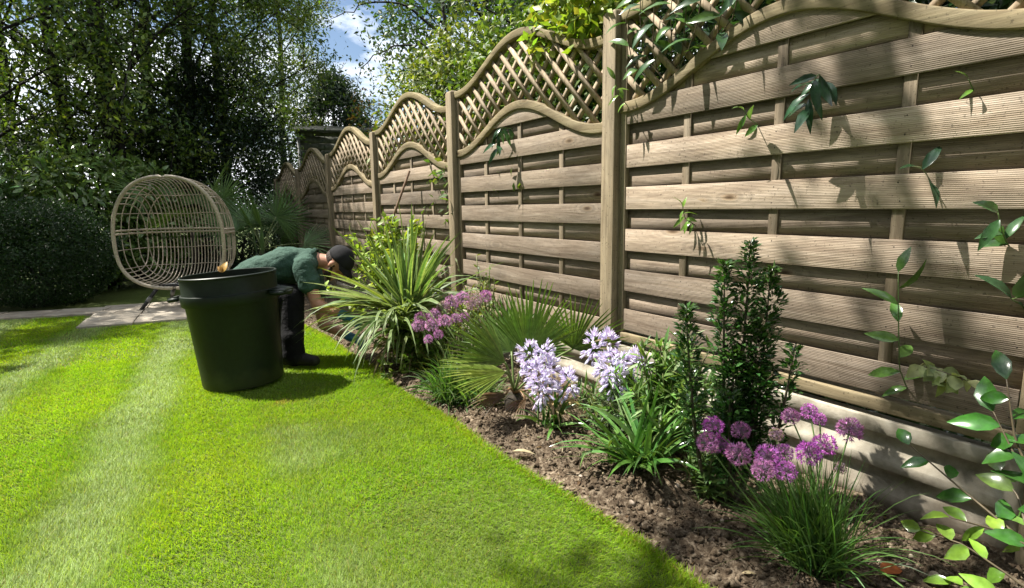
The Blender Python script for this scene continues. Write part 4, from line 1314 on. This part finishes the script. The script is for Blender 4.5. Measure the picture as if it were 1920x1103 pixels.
# climber growing through the fence: shoots
def shoot(label, loc, rng, pts, n, l, w, col, hang=.35, t0=.1):
    return branch_plant('climber_shoot', label, loc, rng, [dict(p=[A3(loc) + A3(q) for q in pts], n=n, t0=t0, hang=hang, r=.0025)], l, w, col, 'leaf_gloss', 'plant', (.10, .15, .05), 'climber shoots growing through the fence')
DK, BRT = (.035, .085, .040), (.14, .24, .04)
shoot('drooping dark leaved climber shoot high in the middle of the nearest panel', (.07, 1.20, 1.52), rng_(101), [(0, 0, 0), (-.10, -.01, .03), (-.13, 0, -.03), (-.13, .0, -.10)], 11, .10, .036, DK, .5)
shoot('small two-leaved climber shoot left of the drooping cluster on the nearest panel', (.07, 1.48, 1.40), rng_(102), [(0, 0, 0), (-.09, 0, .03), (-.12, 0, .06)], 4, .085, .024, (.10, .19, .04), .5)
shoot('pale yellowish climber shoot near the left side of the nearest panel', (.07, 1.80, 1.01), rng_(103), [(0, 0, -.04), (-.08, 0, .0), (-.10, 0, .06)], 9, .065, .02, BRT, .5)
shoot('tall climber shoot with long leaves in front of the lower right boards', (.06, .83, .40), rng_(104), [(0, 0, 0), (-.09, 0, .10), (-.11, .01, .28), (-.12, .02, .44)], 9, .105, .036, (.09, .18, .04), .3, .05)
shoot('climber shoot with three leaves at the right edge of the picture', (.06, .60, .93), rng_(105), [(0, 0, 0), (-.08, 0, .05), (-.10, .01, .11)], 6, .085, .034, (.05, .12, .04), .3)
shoot('climber shoot hanging below the arch of the fence panel behind the fan palm', (.07, 3.42, 1.60), rng_(106), [(0, 0, .02), (-.10, 0, .02), (-.13, 0, -.04), (-.13, 0, -.12)], 12, .11, .034, DK, .6)
shoot('single dark climber leaf poking over a board below the drooping cluster', (.07, .84, 1.16), rng_(107), [(0, 0, 0), (-.05, 0, .02), (-.09, -.01, .02)], 3, .10, .03, DK, .2)
shoot('climber leaves at the right edge above the camellia', (.06, .56, .76), rng_(108), [(0, 0, 0), (-.08, 0, .02), (-.1, -.02, .03)], 3, .10, .042, DK, .3)
shoot('yellow green climber shoot on the fence post trellis corner', (-.01, 2.27, 1.60), rng_(109), [(.05, -.02, 0), (-.03, -.03, .05), (-.05, -.03, .12)], 6, .07, .024, BRT, .4)
shoot('tiny climber shoot near the top right of the nearest panel', (.07, .74, 1.42), rng_(110), [(0, 0, 0), (-.05, 0, .03)], 2, .05, .014, BRT, .2)
iv = branch_plant('ivy', 'variegated pale ivy trailing out between the lower boards of the nearest panel', (.06, .78, .49), rng_(111), [
    dict(p=[(.06, .80, .50), (-.05, .76, .53), (-.08, .70, .535), (-.08, .62, .52)], n=16, r=.002, t0=.1, col=(.30, .34, .17), s=1.),
    dict(p=[(.06, .76, .50), (-.06, .72, .51), (-.1, .66, .50)], n=12, r=.002, t0=.1, col=(.24, .30, .10), s=.9)], .05, .042, (.2, .25, .1), 'leaf', 'plant')

# foliage on and behind the trellis
def leaf_mass(name, label, loc, rng, n, ell, leaf_l, leaf_w, col, mat_='leaf', cat='shrub', stems=10, lumpy=.35, group=None, shell=.35, col2=None, big=False, core=None, seed=None):
    """shrub: leaves through an uneven ellipsoid ell=(rx,ry,rz) standing on loc"""
    t = thing(name, label, cat, loc, group)
    e = np.array(ell, float)
    d = rand_dirs(rng, n)
    rad = rng.uniform(0, 1, n) ** shell
    sd0 = rng.uniform(0, 20) if seed is None else seed
    lu = 1 + lumpy * lump(d, 2.2, sd0) + lumpy * .5 * lump(d, 5.5, sd0 + 3)
    c0 = np.array([0, 0, e[2]])
    p = c0 + d * e * (rad * lu)[:, None]
    gap = lump(p / e.max(), 5., sd0 + 9.) + rng.normal(size=n) * .35 > -.42
    p, d = p[gap], d[gap]; n = len(p)
    p[:, 2] = np.abs(p[:, 2])
    ml, ms = MB(), MB()
    D_ = nrm(d * .5 + rand_dirs(rng, n) * .9 - UP * .15); N_ = nrm(UP * .7 + d * .4 + rand_dirs(rng, n) * .7)
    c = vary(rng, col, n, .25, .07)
    if col2 is not None:
        k = rng.uniform(size=n) < .35
        c[k] = vary(rng, col2, int(k.sum()), .2, .06)
    ll, ww = leaf_l * rng.uniform(.6, 1.2, n), leaf_w * rng.uniform(.7, 1.2, n)
    if big:
        leaves(ml, p, D_, N_, ll, ww, c, .2, .2)
    else:
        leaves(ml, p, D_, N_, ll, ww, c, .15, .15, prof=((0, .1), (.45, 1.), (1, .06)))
    for k in range(stems):
        tgt = c0 + rand_dirs(rng, 1)[0] * e * .8
        tgt[2] = abs(tgt[2]) + .1
        s = np.linspace(0, 1, 7)[:, None]
        b0 = ring(rng, 1, .25 * min(e[0], e[1]))[0]
        tubes(ms, b0 * (1 - s) + tgt * s + UP * .12 * e[2] * np.sin(s * 3.1) + rng.normal(size=(7, 3)) * .02, np.linspace(.022, .005, 7) * max(.4, min(e[2], 1.4)), 6, (.05, .04, .03))
    ms.build('stems', M['bark_dark'], t); ml.build('foliage', M[mat_], t)
    return t
CL2 = (.05, .105, .045)
# climber through the trellis of the nearest panel (its own leafy vine)
vine = branch_plant('climbing_vine', 'dark leaved climber woven through the trellis of the nearest panel', (.10, 1.5, 1.0), rng_(121),
    [dict(p=[(.14, 1.7 + .1 * q, 1.1), (.12, 1.8 + .07 * q, 1.5), (.05 - .02 * (q % 3), 2.22 - .085 * q, 1.78 + .05 * (q % 2)), (-.02, 2.22 - .10 * q, 2.0 + .06 * (q % 3)), (.02, 2.15 - .1 * q, 2.2 + .04 * (q % 2))], n=9, t0=.5, hang=.55, r=.004, col=CL2 if q % 3 else (.08, .16, .04)) for q in range(8)], .12, .046, CL2)
leaf_mass('lime_climber', 'bright lime leafed climber spilling over the trellis left of the nearest post', (.20, 2.78, 1.97), rng_(122), 2000, (.24, .50, .25), .075, .045, (.20, .30, .035), stems=6, lumpy=.3, col2=(.30, .33, .06), cat='climber')
leaf_mass('privet_shrub', 'tall yellow green shrub behind the fence, left of the arched trellis', (1.10, 6.15, -.3), rng_(123), 30000, (.90, 1.05, 1.82), .085, .034, (.085, .13, .022), stems=20, lumpy=.35, col2=(.20, .24, .04))
leaf_mass('privet_shrub', 'dense leafy shrub behind the trellis of the panel with the fan palm', (1.0, 4.1, -.2), rng_(124), 30000, (.80, 1.35, 1.62), .085, .038, (.065, .115, .022), stems=14, lumpy=.35, col2=(.15, .22, .04))
leaf_mass('laurel_shrub', 'dark glossy shrub behind the trellis of the nearest panel', (.95, 1.5, -.1), rng_(125), 26000, (.75, 1.7, 1.80), .10, .042, (.035, .075, .025), stems=12, mat_='leaf_gloss', lumpy=.25)
leaf_mass('privet_shrub', 'reddish tipped shrub behind the fourth fence post', (.75, 8.4, -.3), rng_(126), 9000, (.5, .9, 1.40), .075, .034, (.11, .17, .035), stems=10, lumpy=.3, col2=(.24, .13, .05))

# shrubs at the far end of the garden
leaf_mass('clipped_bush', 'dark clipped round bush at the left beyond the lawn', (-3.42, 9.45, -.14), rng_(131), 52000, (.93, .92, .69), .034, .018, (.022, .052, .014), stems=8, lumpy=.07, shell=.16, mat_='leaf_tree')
leaf_mass('rhododendron', 'broad leaved shade shrub behind the clipped bush and egg chair', (-2.85, 10.9, -.2), rng_(132), 7500, (1.35, .8, 1.14), .15, .055, (.15, .24, .07), stems=14, lumpy=.25, shell=.3, mat_='leaf_gloss', big=True, col2=(.10, .16, .04))
leaf_mass('rhododendron', 'dark broad leaved shrub at the left edge above the clipped bush', (-4.6, 10.6, -.2), rng_(133), 6000, (1.1, .9, 1.15), .15, .05, (.10, .17, .06), stems=12, lumpy=.25, shell=.3, mat_='leaf_gloss', big=True)
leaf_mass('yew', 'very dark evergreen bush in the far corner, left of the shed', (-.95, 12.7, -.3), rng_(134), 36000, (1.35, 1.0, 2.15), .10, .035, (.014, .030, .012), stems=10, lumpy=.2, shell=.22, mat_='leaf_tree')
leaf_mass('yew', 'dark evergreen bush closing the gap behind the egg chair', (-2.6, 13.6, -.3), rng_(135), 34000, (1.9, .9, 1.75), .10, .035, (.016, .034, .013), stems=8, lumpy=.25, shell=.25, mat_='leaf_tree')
leaf_mass('corner_shrub', 'leafy shrub in shade against the farthest fence panels', (-.35, 10.9, -.25), rng_(136), 2600, (.45, .9, .80), .09, .03, (.04, .075, .03), stems=10, lumpy=.3, mat_='leaf_gloss')
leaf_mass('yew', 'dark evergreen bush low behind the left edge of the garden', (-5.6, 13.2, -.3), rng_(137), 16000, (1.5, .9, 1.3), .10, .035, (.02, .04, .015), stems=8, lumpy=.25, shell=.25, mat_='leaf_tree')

# shed beyond the far corner
sh = thing('shed', 'grey green garden shed showing between the dark bush and the fence', 'shed', (2.6, 16.0, -.3), rz=R(-14))
mb = MB()
for k in range(18):
    box(mb, -1.15 + .002 * (k % 2), 1.35, -.02 + .004 * (k % 2), .0, .1 + k * .19, .285 + k * .19)
for a, b_ in ((-1.15, 1.35),):
    box(mb, a, b_, .001, 1.8, .0, 3.5)
mb.build('wall', M['shed'], sh)
mb = MB()
V = [(-1.35, -.25, 3.50), (1.6, -.25, 3.50), (1.6, 2.1, 3.9), (-1.35, 2.1, 3.9)]
mb.add(V + [(a, b_, c - .08) for a, b_, c in V], [(0, 1, 2, 3), (7, 6, 5, 4), (0, 4, 5, 1), (1, 5, 6, 2), (2, 6, 7, 3), (3, 7, 4, 0)])
mb.build('roof', M['felt'], sh)
mb = MB(); box(mb, -1.19, -1.12, -.06, -.025, 0, 3.4)
mb.build('corner_board', M['grey_collar'], sh)

# ------------------------------------------------------------------ trees
def tree(label, loc, seed, h, r_trunk, crown_r, crown_z0, n_limb, leaf_l, leaf_w, col, leaves_per, lean=(0, 0), col2=None, name='tree', bark='bark_dark', up=.5, tip_sag=.15, cat='tree', group='trees at the back of the garden', twigs=7, spread=.3, limb_az=None):
    rng = rng_(seed)
    t = thing(name, label, cat, loc, group)
    mt, ml = MB(), MB()
    K = 12
    s = np.linspace(0, 1, K)[:, None]
    wig = np.cumsum(rng.normal(size=(K, 3)) * [.035, .035, 0] * h / K * 1.6, 0); wig[0] = 0
    tr = np.concatenate([np.array([[lean[0], lean[1]]]) * s * h, s * h - .1], 1) + wig
    tubes(mt, tr, r_trunk * (1.0 - .82 * s[:, 0]) * (1 + .35 * np.exp(-s[:, 0] * 18)), 9, (.05, .04, .03))
    P = []
    for k in range(n_limb):
        z = crown_z0 + (h - crown_z0) * (k + rng.uniform(.1, .9)) / n_limb
        q = z / h
        b0 = np.array([np.interp(q, s[:, 0], tr[:, i]) for i in range(3)])
        a = k * 2.399 + rng.uniform(-.5, .5) if limb_az is None else rng.uniform(*limb_az)
        prof = math.sin(math.pi * min(1, max(.12, (z - crown_z0) / (h - crown_z0) * .75 + .25)))
        ln = crown_r * prof * rng.uniform(.7, 1.15)
        d = nrm(A3([math.cos(a), math.sin(a), up * rng.uniform(.5, 1.4)]))
        u = np.linspace(0, 1, 7)[:, None]
        pp = b0 + d * ln * u + UP * .12 * ln * np.sin(u * 2.2) + rng.normal(size=3) * .08 * ln * u ** 2
        rl = r_trunk * .26 * (1 - .6 * q)
        tubes(mt, pp, np.linspace(rl, .007, 7), 6, (.05, .04, .03))
        P.append(pp[4:])
        for j in range(twigs):
            w = rng.uniform(.3, 1); c0 = np.array([np.interp(w, u[:, 0], pp[:, i]) for i in range(3)])
            dd = nrm(d * .6 + rand_dirs(rng, 1)[0] * .9 + UP * .15)
            l2 = ln * rng.uniform(.22, .5)
            v = np.linspace(0, 1, 5)[:, None]
            qq = c0 + dd * l2 * v - UP * tip_sag * l2 * v ** 2
            tubes(mt, qq, np.linspace(.012, .004, 5), 4, (.05, .04, .03), cap=False)
            nl = leaves_per
            tt = rng.uniform(.15, 1.05, nl)
            lp = c0 + dd * l2 * tt[:, None] - UP * tip_sag * l2 * (tt ** 2)[:, None] + rng.normal(size=(nl, 3)) * spread * np.array([1, 1, .8]) * (.45 + .55 * rng.uniform(size=(nl, 1)))
            ld = nrm(dd * .4 + rand_dirs(rng, nl) - UP * .25)
            quads_c = vary(rng, np.array(col) * rng.uniform(.75, 1.3), nl, .22, .06)
            if col2 is not None and rng.uniform() < .3:
                quads_c = vary(rng, col2, nl, .2, .06)
            quads(ml, lp, ld, nrm(UP * .6 + rand_dirs(rng, nl)), leaf_l * rng.uniform(.6, 1.25, nl), leaf_w * rng.uniform(.7, 1.25, nl), quads_c)
    mt.build('trunk', M[bark], t, smooth=True)
    ml.build('crown', M['leaf_tree'], t)
    return t
TG = (.058, .102, .022); TY = (.12, .17, .03); TD = (.035, .065, .018)
tree('slim leaning tree behind the clipped bush, leftmost trunk', (-3.0, 12.6, -.3), 401, 10.6, .13, 2.7, 1.2, 30, .10, .044, TG, 84, lean=(-.055, .02), col2=TY)
tree('thicker dark trunked tree behind the egg chair', (-2.45, 12.2, -.3), 402, 11.0, .19, 2.8, 1.6, 32, .10, .044, TG, 92, lean=(-.03, .02), col2=TY)
tree('leafy tree right of the thick dark trunk', (-1.35, 12.9, -.3), 403, 10.0, .14, 2.5, 1.2, 32, .095, .042, TG, 125, lean=(.01, .01), col2=TY)
tree('tree with dense low branches above the dark evergreen bush', (-.75, 13.9, -.3), 404, 9.0, .14, 2.1, 1.8, 30, .095, .04, TG, 140, col2=TY)
tree('light feathery tree with yellow green leaves at the edge of the sky gap', (1.55, 18.2, -.3), 405, 10.2, .13, 1.8, 3.0, 26, .12, .042, (.10, .14, .03), 80, lean=(-.02, 0), col2=(.16, .19, .035))
tree('tree at the left edge of the garden', (-4.7, 11.6, -.3), 406, 10.4, .15, 2.8, 1.0, 32, .10, .044, TG, 70, col2=TY)
tree('bushy tree beyond the left edge, shading the far lawn', (-6.9, 11.4, -.3), 414, 9.8, .16, 2.6, 2.4, 26, .12, .05, TG, 45, col2=TY)
tree('tall tree farther back at the left', (-4.4, 15.5, -.3), 407, 11.5, .18, 3.0, 1.4, 30, .15, .065, TG, 40, col2=TY)
tree('tall tree farther back behind the chair', (-1.9, 16.2, -.3), 408, 11.5, .18, 3.0, 1.4, 30, .15, .065, TG, 45, col2=TY)
tree('big dark green tree rising behind the fence right of the sky gap', (6.4, 14.2, -.3), 409, 10.6, .24, 3.1, 1.6, 40, .15, .07, (.040, .075, .022), 100, spread=.38)
tree('dark conifer far away under the sky gap', (3.3, 18.8, -.3), 410, 5.6, .14, 2.3, .5, 34, .15, .05, (.022, .042, .022), 110, up=.1)
tree('broad tree behind the shrubs on the right of the fence', (4.6, 7.6, -.3), 411, 7.6, .2, 2.5, 1.6, 30, .14, .065, (.045, .085, .025), 90, spread=.36)
tree('tree behind the trellis of the nearest panel', (4.2, 2.6, -.3), 412, 6.5, .2, 2.4, 1.4, 28, .14, .065, (.035, .07, .02), 80, spread=.36)
# trees standing on the lawn side, whose boughs shade the near boards (above the frame)
def bough_tree(label, loc, rng, h, r, boughs):
    t = thing('tree', label, 'tree', loc, 'trees beside the lawn')
    mt, ml = MB(), MB()
    s = np.linspace(0, 1, 12)[:, None]
    tr = np.concatenate([.25 * np.sin(s * 3), .15 * np.sin(s * 4), s * h - .1], 1)
    tubes(mt, tr, r * (1 - .8 * s[:, 0]), 10)
    for pts, n, rad in boughs:
        pts = np.array(pts, float) - np.array(loc)
        u = np.linspace(0, 1, 12); w = np.linspace(0, 1, len(pts))
        pp = np.array([np.interp(u, w, pts[:, i]) for i in range(3)]).T + rng.normal(size=(12, 3)) * .04
        tubes(mt, pp, np.linspace(r * .42, .01, 12), 7)
        for k in range(n):
            q = rng.uniform(.45, 1.05); c0 = np.array([np.interp(q, u, pp[:, i]) for i in range(3)])
            dd = nrm(rand_dirs(rng, 1)[0] * [1, 1, .5]); l2 = rad * rng.uniform(.5, 1.1)
            v = np.linspace(0, 1, 4)[:, None]
            tubes(mt, c0 + dd * l2 * v - UP * .1 * l2 * v ** 2, np.linspace(.009, .003, 4), 4, cap=False)
            m = 34
            tt = rng.uniform(.2, 1.1, m)
            lp = c0 + dd * l2 * tt[:, None] + rng.normal(size=(m, 3)) * .09
            quads(ml, lp, nrm(dd * .5 + rand_dirs(rng, m)), nrm(UP + rand_dirs(rng, m) * .8), rng.uniform(.07, .13, m), rng.uniform(.035, .06, m), vary(rng, TG, m))
    mt.build('trunk', M['bark'], t, smooth=True)
    ml.build('crown', M['leaf_tree'], t)
bough_tree('garden tree left of the lawn whose high bough dapples the near boards', (-7.2, 3.4, 0), rng_(413), 8.2, .2, [
    ([(-7.1, 3.4, 5.2), (-4.6, 3.9, 6.0), (-2.6, 3.45, 6.15), (-1.55, 3.05, 6.0)], 13, .40),
    ([(-7.1, 3.4, 5.6), (-4.8, 4.1, 6.6), (-3.4, 4.1, 6.3), (-2.4, 3.3, 6.1)], 9, .36),
    ([(-7.1, 3.4, 6.0), (-8.4, 4.8, 7.2), (-9.2, 5.6, 7.8)], 40, .9), ([(-7.1, 3.4, 6.4), (-8.0, 2.0, 7.6), (-8.6, 1.0, 8.3)], 40, .9), ([(-7.1, 3.4, 7.0), (-7.6, 3.6, 8.4), (-7.8, 3.8, 9.4)], 40, .9)])

bg_t = thing('tree', 'slender tree behind the fence arching a bare branch across the sky gap', 'tree', (3.9, 11.6, -.3), 'trees at the back of the garden')
rg = rng_(430); mt, ml = MB(), MB()
tubes(mt, np.array([(0, 0, 0), (.1, .05, 2.), (0, .1, 4.), (-.15, .1, 5.4), (-.3, .1, 6.6)]), [.10, .085, .07, .05, .02], 8)
for br in ([(-.05, .1, 4.4), (-.7, .3, 4.95), (-1.35, .5, 4.8), (-1.9, .7, 4.35)], [(-.12, .1, 5.0), (-.8, .4, 5.7), (-1.6, .7, 5.75), (-2.3, 1.0, 5.4)], [(-.2, .1, 5.6), (.5, .2, 6.2), (1.1, .2, 6.6)], [(0, .1, 3.8), (.7, .1, 4.5), (1.2, .2, 4.9)]):
    br = np.array(br); u = np.linspace(0, 1, 14); pp = np.array([np.interp(u, np.linspace(0, 1, len(br)), br[:, i]) for i in range(3)]).T
    pp[1:-1] += rg.normal(size=(12, 3)) * .03
    tubes(mt, pp, np.linspace(.035, .008, 14), 6)
    for q in range(10):
        c0 = pp[rg.integers(3, 14)]; dd = nrm(rand_dirs(rg, 1)[0] * [1, .6, .7] - UP * .2); l2 = rg.uniform(.25, .6)
        tubes(mt, np.array([c0, c0 + dd * l2 * .5, c0 + dd * l2 - UP * .06]), [.008, .005, .003], 4, cap=False)
        m = 26; tt = rg.uniform(.3, 1.1, m)
        quads(ml, c0 + dd * l2 * tt[:, None] + rg.normal(size=(m, 3)) * .07, nrm(rand_dirs(rg, m) - UP * .4), rand_dirs(rg, m), rg.uniform(.06, .11, m), rg.uniform(.025, .04, m), vary(rg, (.09, .13, .03), m))
mt.build('trunk', M['bark_dark'], bg_t, smooth=True); ml.build('crown', M['leaf_tree'], bg_t)

# unseen trees added left of the lawn and behind the viewer to block skylight
proto = tree('unseen tree added to block skylight left of the lawn, level with the green bin', (-9.6, 4.6, 0), 421, 9.5, .2, 3.2, .6, 34, .26, .13, (.045, .08, .02), 46, spread=.5, group='trees beside the lawn')
def dup(root, loc, rz, sc, label):
    r = root.copy(); COL.objects.link(r); r.location = loc; r.rotation_euler = (0, 0, rz); r.scale = (sc, sc, sc); r['label'] = label
    for c_ in root.children:
        q = c_.copy(); COL.objects.link(q); q.parent = r
for k, (x_, y_, sc_, lb) in enumerate(((-9.8, 8.6, 1.0, 'unseen tree added to block skylight left of the lawn, level with the egg chair'), (-9.4, .6, 1.05, 'unseen tree added to block skylight left of the lawn, by the near fence end'),
        (-8.6, -3.6, 1.1, 'unseen tree added to block skylight behind the viewer at the left'), (-4.8, -6.0, 1.05, 'unseen tree added to block skylight straight behind the viewer'), (-.6, -6.4, 1.0, 'unseen tree added to block skylight behind the viewer near the fence line'),
        (-11.5, 12.6, 1.1, 'unseen tree added to block skylight in the far left corner'))):
    dup(proto, (x_, y_, 0), k * 1.1 + .5, sc_, lb)

# ------------------------------------------------------------------ small things on the bed
rg = rng_(141)
pb = [(-.779, 1.355, .014), (-.538, 1.349, .016), (-.80, 1.62, .009), (-.70, 1.25, .010), (-.86, 1.75, .008), (-.60, 1.10, .011), (-.42, .62, .014), (-.36, .70, .012), (-.30, .58, .016), (-.25, .66, .011), (-.74, 1.05, .010), (-.82, 2.2, .009)]
plab = ['pale rounded pebble beside the strap leaves at the bed edge', 'rounded pale pebble in the shadow of the strap leaves']
for k, (x, y, r) in enumerate(pb):
    m = MB()
    blobs(m, rg, np.zeros((1, 3)), np.array([r]), (.5, .5, .5), .08, .7)
    o = m.build('pebble', M['stone'], None, smooth=True, loc=(x, y, float(soil_z(np.array(x), np.array(y))) + r * .35))
    sb = o.modifiers.new('round', 'SUBSURF'); sb.levels = sb.render_levels = 2
    tag(o, plab[k] if k < 2 else 'small rounded pebble lying on the brown soil', 'pebble', 'pebbles on the flower bed')
m = MB(); leaves(m, [(0, 0, 0)], [(.75, -.55, .1)], [(0, 0, 1)], .10, .028, (.50, .42, .26), .25, .5)
tag(m.build('dry_leaf', M['leaf'], None, loc=(-.93, 1.93, .012)), 'curled pale dry leaf at the edge of the lawn', 'leaf')
m = MB(); leaves(m, [(0, 0, 0)], [(.9, -.3, .1)], [(0, -.2, 1)], .08, .05, (.42, .12, .035), .2, .4)
tag(m.build('fallen_leaf', M['leaf'], None, loc=(-.47, .655, .0)), 'orange fallen leaf on the soil at the bottom edge', 'leaf')
# the weathered stake leaning on the fence
m = MB(); tubes(m, np.array([(-.34, 5.35, .45), (-.03, 5.08, 1.42)]), [.014, .012], 8)
tag(m.build('garden_stake', M['pole'], None, smooth=True), 'brown stake leaning on the fence above the strappy plant', 'stake')
